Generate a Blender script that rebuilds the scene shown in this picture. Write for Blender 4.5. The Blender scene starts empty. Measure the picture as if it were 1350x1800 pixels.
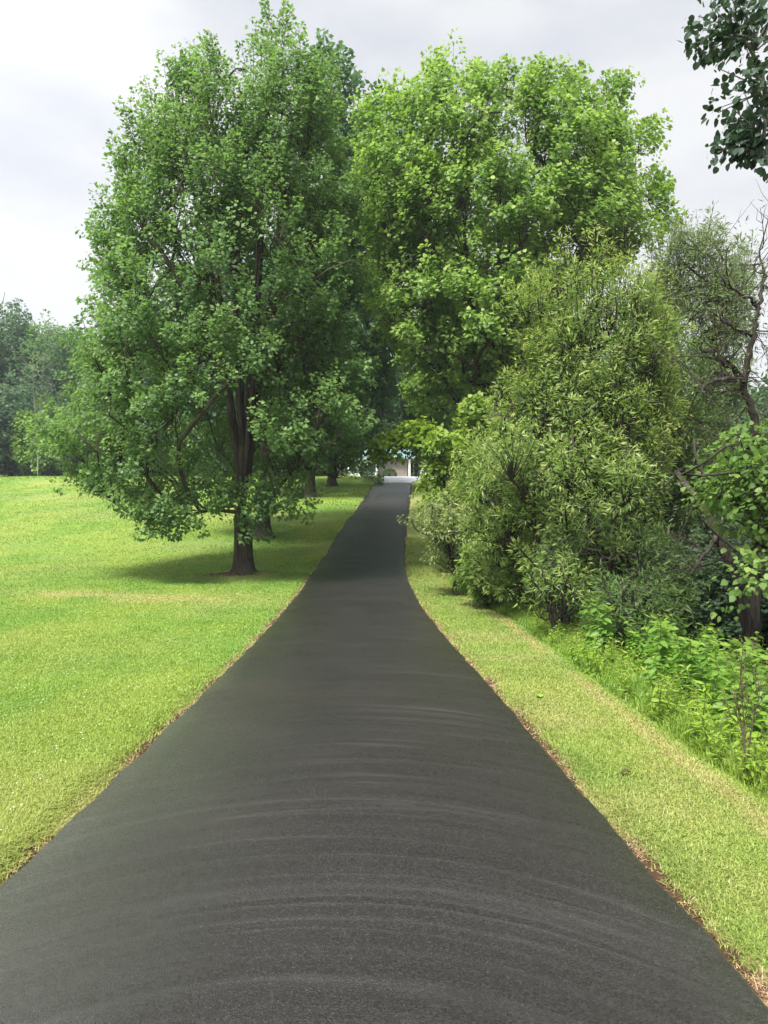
import bpy, math, time
import numpy as np
from mathutils import Vector

T0 = time.time()
C = bpy.context.scene.collection
SC = bpy.context.scene
R = math.radians
rng = np.random.default_rng(11)

# ------------------------------------------------------------------ camera
F = 1300.0
PITCH = R(1.32)
def P(px, py, d):
    """world point at distance d (metres along Y) seen at pixel px,py of the photograph"""
    u = (px - 675.0) / F
    v = (900.0 - py) / F
    dy = math.cos(PITCH) + v * math.sin(PITCH)
    dz = -math.sin(PITCH) + v * math.cos(PITCH)
    k = d / dy
    return np.array([u * k, d, dz * k])

cam_d = bpy.data.cameras.new('camera')
cam = bpy.data.objects.new('camera', cam_d)
C.objects.link(cam)
cam_d.sensor_fit = 'VERTICAL'
cam_d.sensor_height = 36.0
cam_d.lens = 26.0
cam_d.clip_start = 0.05
cam_d.clip_end = 3000
cam.rotation_euler = (R(90) - PITCH, 0, 0)
SC.camera = cam

# ------------------------------------------------------------------ object helpers
def tag(o, label=None, cat=None, group=None, kind=None):
    if label: o['label'] = label
    if cat: o['category'] = cat
    if group: o['group'] = group
    if kind: o['kind'] = kind
    return o

def mesh_obj(name, verts, faces, mat, parent=None, loc=None, attrs=None, smooth=False, quads=None):
    """verts (n,3); faces list of tuples OR (m,k) int array"""
    me = bpy.data.meshes.new(name)
    verts = np.asarray(verts, np.float32)
    if isinstance(faces, np.ndarray):
        m, k = faces.shape
        me.vertices.add(len(verts))
        me.vertices.foreach_set('co', verts.ravel())
        me.loops.add(m * k)
        me.loops.foreach_set('vertex_index', faces.astype(np.int32).ravel())
        me.polygons.add(m)
        me.polygons.foreach_set('loop_start', np.arange(0, m * k, k, dtype=np.int32))
        me.update(calc_edges=True)
        me.validate()
    else:
        me.from_pydata([tuple(map(float, v)) for v in verts], [], [tuple(int(i) for i in f) for f in faces])
        me.update()
    if smooth:
        me.polygons.foreach_set('use_smooth', np.ones(len(me.polygons), dtype=bool))
    if attrs:
        for an, arr in attrs.items():
            arr = np.asarray(arr, np.float32)
            if arr.ndim == 1:
                a = me.attributes.new(an, 'FLOAT', 'POINT')
                a.data.foreach_set('value', arr)
            else:
                a = me.attributes.new(an, 'FLOAT_COLOR', 'POINT')
                full = np.ones((len(arr), 4), np.float32)
                full[:, :arr.shape[1]] = arr
                a.data.foreach_set('color', full.ravel())
    me.materials.append(mat)
    o = bpy.data.objects.new(name, me)
    C.objects.link(o)
    if parent is not None: o.parent = parent
    if loc is not None: o.location = loc
    return o

def empty(name, loc, label, cat, group=None, rz=0.0, scale=1.0):
    o = bpy.data.objects.new(name, None)
    C.objects.link(o)
    o.location = [float(v) for v in loc]
    o.rotation_euler = (0, 0, rz)
    o.scale = (scale,) * 3 if np.isscalar(scale) else scale
    o.empty_display_size = 0.2
    return tag(o, label, cat, group)

def copy_tree(o, loc, rz, scale, label, group=None):
    c = o.copy(); C.objects.link(c)
    c.location = [float(v) for v in loc]; c.rotation_euler = (0, 0, rz)
    c.scale = (scale,) * 3 if np.isscalar(scale) else scale
    c['label'] = label
    if group: c['group'] = group
    for ch in list(o.children):
        k = ch.copy(); C.objects.link(k); k.parent = c
    return c

class MB:
    """collects boxes and prisms into one mesh"""
    def __init__(s): s.v = []; s.f = []
    def box(s, x0, x1, y0, y1, z0, z1):
        n = len(s.v)
        s.v += [(x0,y0,z0),(x1,y0,z0),(x1,y1,z0),(x0,y1,z0),(x0,y0,z1),(x1,y0,z1),(x1,y1,z1),(x0,y1,z1)]
        s.f += [(n,n+3,n+2,n+1),(n+4,n+5,n+6,n+7),(n,n+1,n+5,n+4),(n+1,n+2,n+6,n+5),(n+2,n+3,n+7,n+6),(n+3,n,n+4,n+7)]
        return s
    def poly(s, vs, fs):
        n = len(s.v); s.v += list(vs); s.f += [tuple(i + n for i in f) for f in fs]; return s
    def build(s, name, mat, parent=None):
        return mesh_obj(name, np.array(s.v), s.f, mat, parent)

# ------------------------------------------------------------------ material helpers
def new_mat(name):
    m = bpy.data.materials.new(name); m.use_nodes = True
    nt = m.node_tree
    for n in list(nt.nodes): nt.nodes.remove(n)
    out = nt.nodes.new('ShaderNodeOutputMaterial')
    return m, nt, out

def N(nt, typ, **kw):
    n = nt.nodes.new(typ)
    for k, v in kw.items():
        if k == 'ins':
            for i, val in v.items():
                if hasattr(val, 'is_output') or isinstance(val, bpy.types.NodeSocket):
                    nt.links.new(val, n.inputs[i])
                else:
                    n.inputs[i].default_value = val
        else:
            setattr(n, k, v)
    return n

def mixc(nt, fac, a, b, blend='MIX'):
    n = nt.nodes.new('ShaderNodeMix'); n.data_type = 'RGBA'; n.blend_type = blend
    for i, val in ((0, fac), (6, a), (7, b)):
        if isinstance(val, bpy.types.NodeSocket): nt.links.new(val, n.inputs[i])
        elif i == 0: n.inputs[0].default_value = val
        else: n.inputs[i].default_value = (*val, 1) if len(val) == 3 else val
    return n.outputs[2]

def math_n(nt, op, a, b=None, c=None, clamp=False):
    n = nt.nodes.new('ShaderNodeMath'); n.operation = op; n.use_clamp = clamp
    for i, val in enumerate((a, b, c)):
        if val is None: continue
        if isinstance(val, bpy.types.NodeSocket): nt.links.new(val, n.inputs[i])
        else: n.inputs[i].default_value = val
    return n.outputs[0]

def ramp(nt, fac, stops):
    n = nt.nodes.new('ShaderNodeValToRGB')
    while len(n.color_ramp.elements) < len(stops): n.color_ramp.elements.new(0.5)
    for e, (p, c) in zip(n.color_ramp.elements, stops):
        e.position = p; e.color = (*c, 1) if len(c) == 3 else c
    nt.links.new(fac, n.inputs[0])
    return n.outputs[0]

def noise(nt, vec, scale, detail=4, rough=0.55):
    n = nt.nodes.new('ShaderNodeTexNoise')
    n.inputs['Scale'].default_value = scale; n.inputs['Detail'].default_value = detail
    n.inputs['Roughness'].default_value = rough
    if vec is not None: nt.links.new(vec, n.inputs['Vector'])
    return n.outputs[0]

def mapping(nt, vec, scale=(1,1,1)):
    n = nt.nodes.new('ShaderNodeMapping'); n.inputs['Scale'].default_value = scale
    nt.links.new(vec, n.inputs['Vector'])
    return n.outputs[0]

def leaf_mat(name, dark, light, young, trans=0.42, rough=0.5, tcol=1.55, spec=0.35):
    m, nt, out = new_mat(name)
    at = N(nt, 'ShaderNodeAttribute', attribute_name='lv')
    sep = N(nt, 'ShaderNodeSeparateColor', ins={0: at.outputs['Color']})
    t = math_n(nt, 'ADD', math_n(nt, 'MULTIPLY', sep.outputs[0], 0.35), math_n(nt, 'MULTIPLY', sep.outputs[1], 0.65))
    col = mixc(nt, t, dark, light)
    col = mixc(nt, sep.outputs[2], col, young)
    p = N(nt, 'ShaderNodeBsdfPrincipled', ins={'Base Color': col, 'Roughness': rough, 'Specular IOR Level': spec})
    tc = mixc(nt, 1.0, col, (tcol * 1.05, tcol * 1.1, tcol * 0.75), 'MULTIPLY')
    tr = N(nt, 'ShaderNodeBsdfTranslucent', ins={'Color': tc})
    mx = N(nt, 'ShaderNodeMixShader', ins={0: trans, 1: p.outputs[0], 2: tr.outputs[0]})
    nt.links.new(mx.outputs[0], out.inputs[0])
    return m

def bark_mat(name, c0, c1, scale=1.0):
    m, nt, out = new_mat(name)
    tc = N(nt, 'ShaderNodeTexCoord')
    mp = mapping(nt, tc.outputs['Object'], (9 * scale, 9 * scale, 1.1 * scale))
    n1 = noise(nt, mp, 1.6, 8, 0.65)
    n2 = noise(nt, tc.outputs['Object'], 0.9, 3)
    col = mixc(nt, ramp(nt, n1, [(0.36, (0, 0, 0)), (0.66, (1, 1, 1))]), c0, c1)
    col = mixc(nt, math_n(nt, 'MULTIPLY', ramp(nt, n2, [(0.5, (0, 0, 0)), (0.7, (1, 1, 1))]), 0.45), col, (0.10, 0.105, 0.075))
    b = N(nt, 'ShaderNodeBump', ins={'Strength': 0.9, 'Distance': 0.05, 'Height': n1})
    p = N(nt, 'ShaderNodeBsdfPrincipled', ins={'Base Color': col, 'Roughness': 0.9, 'Specular IOR Level': 0.15, 'Normal': b.outputs[0]})
    nt.links.new(p.outputs[0], out.inputs[0])
    return m

def plain_mat(name, col, rough=0.7, var=0.12, scale=3.0, spec=0.3, metallic=0.0):
    m, nt, out = new_mat(name)
    tc = N(nt, 'ShaderNodeTexCoord')
    n1 = noise(nt, tc.outputs['Object'], scale, 5)
    c2 = tuple(c * (1 - var * 2) for c in col)
    cc = mixc(nt, n1, c2, tuple(min(1, c * (1 + var)) for c in col))
    p = N(nt, 'ShaderNodeBsdfPrincipled', ins={'Base Color': cc, 'Roughness': rough, 'Specular IOR Level': spec, 'Metallic': metallic})
    nt.links.new(p.outputs[0], out.inputs[0])
    return m

# ------------------------------------------------------------------ the drive: profile measured from the photograph
# rows: y pixel, left edge x, right edge x; distance follows from a 3.1 m wide drive
ROWS = [(1750, -205, 1342), (1600, -52, 1206), (1500, 62, 1119), (1393, 181, 1021), (1271, 301, 918), (1214, 363, 871),
        (1110, 467, 774), (1061, 511, 736), (1022, 541, 717), (990, 563, 709), (968, 580, 709.5), (947, 591, 711),
        (925, 605, 713), (905, 620, 717), (877, 640, 720), (848, 660, 722)]
_Y = []; _Z = []; _L = []; _Rr = []
for (py, l, r_) in ROWS:
    d = F * 3.1 / (r_ - l)
    a = P(l, py, d); b = P(r_, py, d)
    _Y.append(d); _Z.append(a[2]); _L.append(a[0]); _Rr.append(b[0])
_Y = [-40, -12, 0] + _Y + [70, 74, 88, 120, 200, 500, 1500]
_Z = [-0.2, -1.15, -1.60] + _Z + [1.62, 1.85, 1.98, 3.4, 12.0, 26.0, 40]
_L = [-1.7, -1.75, -1.77] + _L + [-0.5, -0.3, 0, 0, 0, 0, 0]
_Rr = [1.40, 1.37, 1.35] + _Rr + [2.6, 2.8, 3.1, 3.1, 3.1, 3.1, 3.1]
_dense = np.concatenate([np.arange(-40, 130, 0.1), np.arange(130, 1500, 5.0)])
def _smooth(vals, sig=12):
    k = np.exp(-0.5 * (np.arange(-3 * sig, 3 * sig + 1) / sig) ** 2); k /= k.sum()
    v = np.interp(_dense, _Y, vals)
    n = int((130 + 40) / 0.1)
    head = v[:n]
    pad = 3 * sig
    # mirror about the ends so that slopes survive the smoothing
    hp = np.concatenate([2 * head[0] - head[pad:0:-1], head, 2 * head[-1] - head[-2:-pad - 2:-1]])
    v[:n] = np.convolve(hp, k, 'valid')
    return v
_zs, _ls, _rs = _smooth(_Z, 14), _smooth(_L, 7), _smooth(_Rr, 7)
zroad = lambda y: np.interp(y, _dense, _zs)
xl = lambda y: np.interp(y, _dense, _ls)
xr = lambda y: np.interp(y, _dense, _rs)

def sstep(a, b, x):
    t = np.clip((x - a) / (b - a), 0, 1); return t * t * (3 - 2 * t)

_G = np.random.default_rng(5).random((256, 256))
def vnoise(x, y):
    xi = np.floor(x).astype(int); yi = np.floor(y).astype(int)
    fx = x - xi; fy = y - yi
    fx = fx * fx * (3 - 2 * fx); fy = fy * fy * (3 - 2 * fy)
    g = lambda a, b: _G[a % 256, b % 256]
    return (g(xi, yi) * (1 - fx) + g(xi + 1, yi) * fx) * (1 - fy) + (g(xi, yi + 1) * (1 - fx) + g(xi + 1, yi + 1) * fx) * fy
def fnoise(x, y, o=3):
    s = 0; a = 0.5; t = 0
    for i in range(o):
        s = s + a * vnoise(x * 2 ** i + 17 * i, y * 2 ** i + 31 * i); t += a; a *= 0.5
    return s / t

# width of the mown strip right of the drive
strip = lambda y: np.interp(y, [-10, 2.5, 4.6, 6.2, 8.9, 12, 15, 18, 21, 24, 30], [0.85, 0.90, 1.04, 1.10, 1.22, 1.42, 1.58, 1.45, 1.15, 1.3, 3.5])
ditch = lambda y: np.interp(y, [-10, 2, 10, 16, 22, 30, 60], [0.42, 0.42, 0.5, 0.5, 0.4, 0.25, 0.0])
MAPLE_X, MAPLE_Y = P(428, 1000, 24.0)[0], 24.0
def edge_wob(y):
    return (fnoise(np.asarray(y) * 2.3, np.asarray(y) * 0 + 3.3, 3) - 0.5) * 0.13
def ground(x, y):
    x = np.asarray(x, float); y = np.asarray(y, float)
    z = zroad(y)
    L = xl(y) - x; Q = x - xr(y)
    t = Q - strip(y)
    z = z - ditch(y) * sstep(-0.15, 1.9, t) * np.where(y > 64, 0, 1)
    z = z + sstep(12, 45, Q) * 0.035 * np.clip(Q - 12, 0, 80)
    z = z + sstep(30, 120, np.abs(x)) * 2.0
    side = np.where(L > 0, L, Q)
    out = sstep(0.0, 0.5, side)
    z = z + out * (fnoise(x * 0.35, y * 0.35, 3) - 0.5) * 0.10 + sstep(3, 12, side) * (fnoise(x * 0.07 + 5, y * 0.07, 2) - 0.5) * 0.5 * np.where(y < 120, 1, 0)
    z = z - 0.045 * (1 - sstep(0.03, 0.2, side)) - 0.05 * (side < -0.02)
    r2 = (x - MAPLE_X) ** 2 + (y - MAPLE_Y) ** 2
    z = z + 0.16 * np.exp(-r2 / 1.1)
    return z

# dryness (straw coloured turf) and bare soil as functions of place: patches with a shape of their own
def dry_at(x, y):
    x = np.asarray(x, float); y = np.asarray(y, float)
    L = xl(y) - x; Q = x - xr(y); side = np.where(L > 0, L, Q)
    e = (1 - sstep(0.02, 0.08 + 0.22 * fnoise(y * 1.7, x * 0 + 1.0), side)) * 0.8
    t = Q - strip(y)
    lip = np.exp(-((t + 0.12) / 0.13) ** 2) * np.where(Q > 0, 1, 0) * np.where(y < 22, 1, 0) * (0.25 + 0.75 * sstep(0.3, 0.6, fnoise(y * 0.9, x * 0 + 9)))
    strip_dry = np.where((Q > 0) & (t < 0), 0.42 * sstep(0.3, 0.75, fnoise(x * 1.3, y * 0.9)) + 0.22, 0)
    # faint old wheel line across the left lawn in front of the maple
    bx = x - (-5.6); by = y - (18.6 - 0.33 * (x + 5.6)) + 0.5 * (fnoise(x * 0.6, y * 0.2) - 0.5)
    band = np.exp(-(by / 0.9) ** 2) * sstep(-10.5, -8, x) * (1 - sstep(-4.4, -3.2, x)) * 0.95 * sstep(0.25, 0.6, fnoise(x * 0.8, y * 0.8))
    general = 0.30 * sstep(0.45, 0.8, fnoise(x * 0.25 + 40, y * 0.25))
    root = np.exp(-((x - MAPLE_X) ** 2 + (y - MAPLE_Y) ** 2) / 1.2) * 0.8
    return np.clip(np.maximum.reduce([e, lip, strip_dry, band, general * np.where(L > 0, 1, 0.5), root]), 0, 1)
def soil_at(x, y):
    x = np.asarray(x, float); y = np.asarray(y, float)
    L = xl(y) - x; Q = x - xr(y); side = np.where(L > 0, L, Q)
    e = 1 - sstep(0.015, 0.05 + 0.17 * sstep(0.3, 0.75, fnoise(y * 2.1 + 4, x * 0 + 2.0)) , side)
    dx = x - MAPLE_X; dy = y - MAPLE_Y
    root = np.exp(-(dx ** 2 + dy ** 2) / 0.55) + 0.75 * np.exp(-((dx + 0.9) ** 2 / 1.1 + (dy + 0.35 + 0.25 * dx) ** 2 / 0.10)) \
        + 0.62 * np.exp(-((dx + 3.9) ** 2 / 1.6 + (dy + 0.2 + 0.12 * dx) ** 2 / 0.12))
    t = Q - strip(y)
    wild = sstep(0.6, 1.6, t) * np.where((y < 45) & (Q > 0), 1, 0)
    return np.clip(np.maximum.reduce([e, root * 0.9, wild * 0.9]), 0, 1)

# ------------------------------------------------------------------ materials of the setting
def lawn_color(nt, pos, attr_dry, light=1.0):
    big = noise(nt, pos, 0.16, 3)
    mid = noise(nt, pos, 1.1, 4)
    mp = mapping(nt, pos, (0.55, 0.09, 0.1))
    mow = noise(nt, mp, 1.0, 2)
    c = mixc(nt, ramp(nt, mid, [(0.30, (0, 0, 0)), (0.72, (1, 1, 1))]), (0.150 * light, 0.265 * light, 0.040), (0.235 * light, 0.335 * light, 0.054))
    c = mixc(nt, math_n(nt, 'MULTIPLY', ramp(nt, mow, [(0.38, (0, 0, 0)), (0.62, (1, 1, 1))]), 0.62), c, (0.285 * light, 0.345 * light, 0.065))
    c = mixc(nt, math_n(nt, 'MULTIPLY', ramp(nt, big, [(0.42, (0, 0, 0)), (0.62, (1, 1, 1))]), 0.60), c, (0.125 * light, 0.265 * light, 0.042))
    c = mixc(nt, attr_dry, c, (0.42 * light, 0.36 * light, 0.16))
    return c

def ground_mat():
    m, nt, out = new_mat('turf')
    g = N(nt, 'ShaderNodeNewGeometry')
    a = N(nt, 'ShaderNodeAttribute', attribute_name='dry')
    s = N(nt, 'ShaderNodeAttribute', attribute_name='soil')
    pos = g.outputs['Position']
    c = lawn_color(nt, pos, a.outputs['Fac'], 0.92)
    fine = noise(nt, pos, 60, 6, 0.7)
    c = mixc(nt, math_n(nt, 'MULTIPLY', ramp(nt, fine, [(0.35, (1, 1, 1)), (0.6, (0, 0, 0))]), 0.45), c, (0.06, 0.09, 0.02))
    soilc = mixc(nt, noise(nt, pos, 14, 6, 0.7), (0.030, 0.020, 0.014), (0.15, 0.085, 0.050))
    sf = math_n(nt, 'MULTIPLY_ADD', math_n(nt, 'SUBTRACT', noise(nt, pos, 9, 5), 0.5), 1.3, s.outputs['Fac'])
    sf = ramp(nt, sf, [(0.42, (0, 0, 0)), (0.62, (1, 1, 1))])
    c = mixc(nt, sf, c, soilc)
    b = N(nt, 'ShaderNodeBump', ins={'Strength': 0.9, 'Distance': 0.03, 'Height': fine})
    p = N(nt, 'ShaderNodeBsdfPrincipled', ins={'Base Color': c, 'Roughness': 0.95, 'Specular IOR Level': 0.1, 'Normal': b.outputs[0]})
    nt.links.new(p.outputs[0], out.inputs[0])
    return m

def grass_mat(name='lawn_blade', trans=0.35, light=1.0):
    m, nt, out = new_mat(name)
    g = N(nt, 'ShaderNodeNewGeometry')
    at = N(nt, 'ShaderNodeAttribute', attribute_name='lv')
    sep = N(nt, 'ShaderNodeSeparateColor', ins={0: at.outputs['Color']})
    c = lawn_color(nt, g.outputs['Position'], sep.outputs[1], light)
    v = math_n(nt, 'MULTIPLY_ADD', sep.outputs[0], 0.34, 0.86)
    vc = N(nt, 'ShaderNodeCombineColor', ins={0: v, 1: v, 2: v})
    c = mixc(nt, 1.0, c, vc.outputs[0], 'MULTIPLY')
    p = N(nt, 'ShaderNodeBsdfPrincipled', ins={'Base Color': c, 'Roughness': 0.45, 'Specular IOR Level': 0.35})
    tr = N(nt, 'ShaderNodeBsdfTranslucent', ins={'Color': mixc(nt, 1.0, c, (1.3, 1.35, 0.8), 'MULTIPLY')})
    mx = N(nt, 'ShaderNodeMixShader', ins={0: trans, 1: p.outputs[0], 2: tr.outputs[0]})
    nt.links.new(mx.outputs[0], out.inputs[0])
    return m

def asphalt_mat():
    m, nt, out = new_mat('sealed_asphalt')
    g = N(nt, 'ShaderNodeNewGeometry')
    pos = g.outputs['Position']
    sx = N(nt, 'ShaderNodeSeparateXYZ', ins={0: pos})
    wob = noise(nt, pos, 0.55, 1)
    wob2 = noise(nt, pos, 4.0, 2)
    xx = math_n(nt, 'ADD', sx.outputs[0], 0.25)
    x2 = math_n(nt, 'MULTIPLY', math_n(nt, 'MULTIPLY', xx, xx), 0.30)
    u = math_n(nt, 'ADD', math_n(nt, 'ADD', sx.outputs[1], x2), math_n(nt, 'MULTIPLY', wob, 0.16))
    u = math_n(nt, 'ADD', u, math_n(nt, 'MULTIPLY', wob2, 0.03))
    # squeegee strokes: each pass leaves a thin pale ridge line, streaks inside the pass
    cv = N(nt, 'ShaderNodeCombineXYZ', ins={0: math_n(nt, 'MULTIPLY', sx.outputs[0], 0.10), 1: math_n(nt, 'MULTIPLY', u, 9.0), 2: 0.0})
    streak = noise(nt, cv.outputs[0], 1.0, 5, 0.7)
    cv2 = N(nt, 'ShaderNodeCombineXYZ', ins={0: math_n(nt, 'MULTIPLY', sx.outputs[0], 0.12), 1: math_n(nt, 'MULTIPLY', u, 2.2), 2: 3.0})
    pas = noise(nt, cv2.outputs[0], 1.0, 2, 0.5)
    line = ramp(nt, pas, [(0.488, (0, 0, 0)), (0.50, (1, 1, 1)), (0.506, (0.5, 0.5, 0.5)), (0.53, (0, 0, 0))])
    patch = noise(nt, pos, 0.9, 4)
    lmask = math_n(nt, 'MULTIPLY', line, ramp(nt, patch, [(0.35, (0, 0, 0)), (0.6, (1, 1, 1))]))
    smask = math_n(nt, 'MULTIPLY', ramp(nt, streak, [(0.44, (0, 0, 0)), (0.78, (1, 1, 1))]), 0.48)
    agg = N(nt, 'ShaderNodeTexVoronoi', ins={'Scale': 210.0, 'Vector': pos})
    stone = N(nt, 'ShaderNodeTexVoronoi', ins={'Scale': 120.0, 'Vector': pos})
    stone_v = N(nt, 'ShaderNodeSeparateColor', ins={0: stone.outputs['Color']}).outputs[0]
    agg2 = noise(nt, pos, 150, 3, 0.7)
    base = mixc(nt, patch, (0.0085, 0.0063, 0.0062), (0.0140, 0.0105, 0.0102))
    base = mixc(nt, smask, base, (0.038, 0.035, 0.034))
    base = mixc(nt, math_n(nt, 'MULTIPLY', math_n(nt, 'MULTIPLY', lmask, ramp(nt, agg2, [(0.40, (0.3, 0.3, 0.3)), (0.6, (1, 1, 1))])), 0.45), base, (0.075, 0.070, 0.070))
    base = mixc(nt, math_n(nt, 'MULTIPLY', ramp(nt, noise(nt, pos, 0.45, 3), [(0.55, (0, 0, 0)), (0.72, (1, 1, 1))]), 0.35), base, (0.040, 0.027, 0.020))
    base = mixc(nt, math_n(nt, 'MULTIPLY', math_n(nt, 'POWER', stone_v, 3.0), 0.30), base, (0.075, 0.071, 0.072))
    speck = ramp(nt, agg2, [(0.60, (0, 0, 0)), (0.74, (1, 1, 1))])
    base = mixc(nt, math_n(nt, 'MULTIPLY', speck, 0.5), base, (0.13, 0.128, 0.13))
    eg = N(nt, 'ShaderNodeAttribute', attribute_name='side')
    thick = math_n(nt, 'MULTIPLY', ramp(nt, eg.outputs['Fac'], [(0.0, (1, 1, 1)), (0.14, (0.65, 0.65, 0.65)), (0.36, (0.12, 0.12, 0.12)), (0.5, (0, 0, 0)), (0.9, (0.1, 0.1, 0.1)), (1.0, (0.5, 0.5, 0.5))]), ramp(nt, noise(nt, pos, 0.6, 2), [(0.3, (0.35, 0.35, 0.35)), (0.6, (1, 1, 1))]))
    rough = math_n(nt, 'MULTIPLY_ADD', patch, 0.14, 0.20)
    rough = math_n(nt, 'ADD', rough, math_n(nt, 'MULTIPLY', stone_v, 0.12))
    rough = math_n(nt, 'SUBTRACT', rough, math_n(nt, 'MULTIPLY', thick, 0.10))
    rough = math_n(nt, 'ADD', rough, math_n(nt, 'MULTIPLY', smask, 0.10))
    h = math_n(nt, 'ADD', math_n(nt, 'MULTIPLY', agg.outputs['Distance'], 0.5), math_n(nt, 'MULTIPLY', agg2, 0.8))
    h = math_n(nt, 'ADD', h, math_n(nt, 'MULTIPLY', stone_v, 0.35))
    b = N(nt, 'ShaderNodeBump', ins={'Strength': 0.7, 'Distance': 0.007, 'Height': h})
    b2 = N(nt, 'ShaderNodeBump', ins={'Strength': 0.35, 'Distance': 0.004, 'Height': streak, 'Normal': b.outputs[0]})
    p = N(nt, 'ShaderNodeBsdfPrincipled', ins={'Base Color': base, 'Roughness': rough, 'Specular IOR Level': 0.65, 'Normal': b2.outputs[0],
                                              'Coat Weight': math_n(nt, 'MULTIPLY', thick, 0.9), 'Coat Roughness': 0.22, 'Coat IOR': 1.9, 'Coat Normal': b2.outputs[0]})
    nt.links.new(p.outputs[0], out.inputs[0])
    return m

M_GROUND = ground_mat(); M_GRASS = grass_mat(); M_ASPH = asphalt_mat()
M_CONC = plain_mat('pale_concrete', (0.44, 0.45, 0.46), 0.8, 0.06, 1.5)

# ------------------------------------------------------------------ ground sheet
offs = np.array([0, 0.03, 0.06, 0.1, 0.15, 0.2, 0.27, 0.35, 0.45, 0.6, 0.8, 1.0, 1.2, 1.4, 1.6, 1.8, 2.0, 2.3, 2.6, 3.0, 3.4, 3.8, 4.3, 4.8, 5.4, 6.0, 6.7, 7.5, 8.5, 9.5, 11,
                 12.5, 14, 16, 18, 21, 24, 28, 33, 40, 50, 65, 90, 130, 200, 350, 700, 1400])
rows = np.concatenate([np.arange(-30, 1.5, 1.5), np.arange(1.5, 10, 0.12), np.arange(10, 30, 0.3), np.arange(30, 90, 1.0), np.arange(90, 200, 10), [240, 300, 400, 600, 900, 1400]])
ncol = 2 * len(offs) + 1
GX = np.zeros((len(rows), ncol)); GY = np.repeat(rows[:, None], ncol, 1)
for i, y in enumerate(rows):
    GX[i, :len(offs)] = (xl(y) - offs)[::-1]
    GX[i, len(offs)] = 0.5 * (xl(y) + xr(y))
    GX[i, len(offs) + 1:] = xr(y) + offs
GZ = ground(GX, GY)
GZ[:, len(offs)] -= 0.05
idx = np.arange(len(rows) * ncol).reshape(len(rows), ncol)
gf = np.stack([idx[:-1, :-1], idx[:-1, 1:], idx[1:, 1:], idx[1:, :-1]], -1).reshape(-1, 4)
go = mesh_obj('ground', np.stack([GX, GY, GZ], -1).reshape(-1, 3), gf, M_GROUND,
              attrs={'dry': dry_at(GX, GY).ravel(), 'soil': soil_at(GX, GY).ravel()}, smooth=True)
tag(go, 'mown green lawn ground rising to the woods', 'ground', kind='structure')

# ------------------------------------------------------------------ driveway: a slab with a real edge
drows = np.concatenate([np.arange(-30, 1, 1.0), np.arange(1, 12, 0.08), np.arange(12, 30, 0.2), np.arange(30, 64.4, 0.7), [64.4]])
cols = np.linspace(0, 1, 15)
V = []; 
for y in drows:
    a = xl(y) - 0.0 + edge_wob(y) * 0.6; b = xr(y) + edge_wob(y + 50) * 0.6
    z = float(zroad(y))
    ring = [(a - 0.012, y, z - 0.13), (a - 0.008, y, z - 0.012), (a + 0.012, y, z + 0.004)]
    for c in cols[1:-1]:
        ring.append((a + (b - a) * c, y, z + 0.006 + 0.012 * math.sin(math.pi * c)))
    ring += [(b - 0.012, y, z + 0.004), (b + 0.008, y, z - 0.012), (b + 0.012, y, z - 0.13)]
    V += ring
nr = len(ring)
idx = np.arange(len(drows) * nr).reshape(len(drows), nr)
df = np.stack([idx[:-1, :-1], idx[:-1, 1:], idx[1:, 1:], idx[1:, :-1]], -1).reshape(-1, 4)
side_a = np.tile(np.concatenate([[0, 0, 0], cols[1:-1], [1, 1, 1]]), len(drows))
dr = mesh_obj('driveway', np.array(V), df, M_ASPH, smooth=True, attrs={'side': side_a})
tag(dr, 'freshly sealed black asphalt driveway running uphill', 'driveway', kind='structure')

# concrete apron at the top of the drive
ay = np.array([64.4, 65.5, 67, 69, 71, 73, 76, 80, 85.6])
aL = np.array([-0.72, -0.68, -0.6, -0.35, -0.05, 0.05, 0.1, 0.1, 0.1])
aR = np.array([2.40, 2.55, 3.0, 3.9, 4.6, 5.2, 6, 7, 8])
V = []
for y, a, b in zip(ay, aL, aR):
    z = float(zroad(y)) + 0.03
    for c in np.linspace(0, 1, 7):
        V.append((a + (b - a) * c, y, z))
for y, a, b in zip(ay, aL, aR):
    z = float(zroad(y)) - 0.15
    for c in np.linspace(0, 1, 7):
        V.append((a + (b - a) * c, y, z))
fs = []; n = len(ay); 
for i in range(n - 1):
    for j in range(6):
        k = i * 7 + j; fs.append((k, k + 1, k + 8, k + 7))
    o7 = n * 7
    fs.append((i * 7, (i + 1) * 7, o7 + (i + 1) * 7, o7 + i * 7))
    fs.append((i * 7 + 6, o7 + i * 7 + 6, o7 + (i + 1) * 7 + 6, (i + 1) * 7 + 6))
for j in range(6):
    fs.append((j, n * 7 + j, n * 7 + j + 1, j + 1))
tag(mesh_obj('concrete_pavement', np.array(V), fs, M_CONC), 'pale concrete parking apron at the top of the black drive', 'pavement', kind='structure')

print('setting', round(time.time() - T0, 1))

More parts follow.
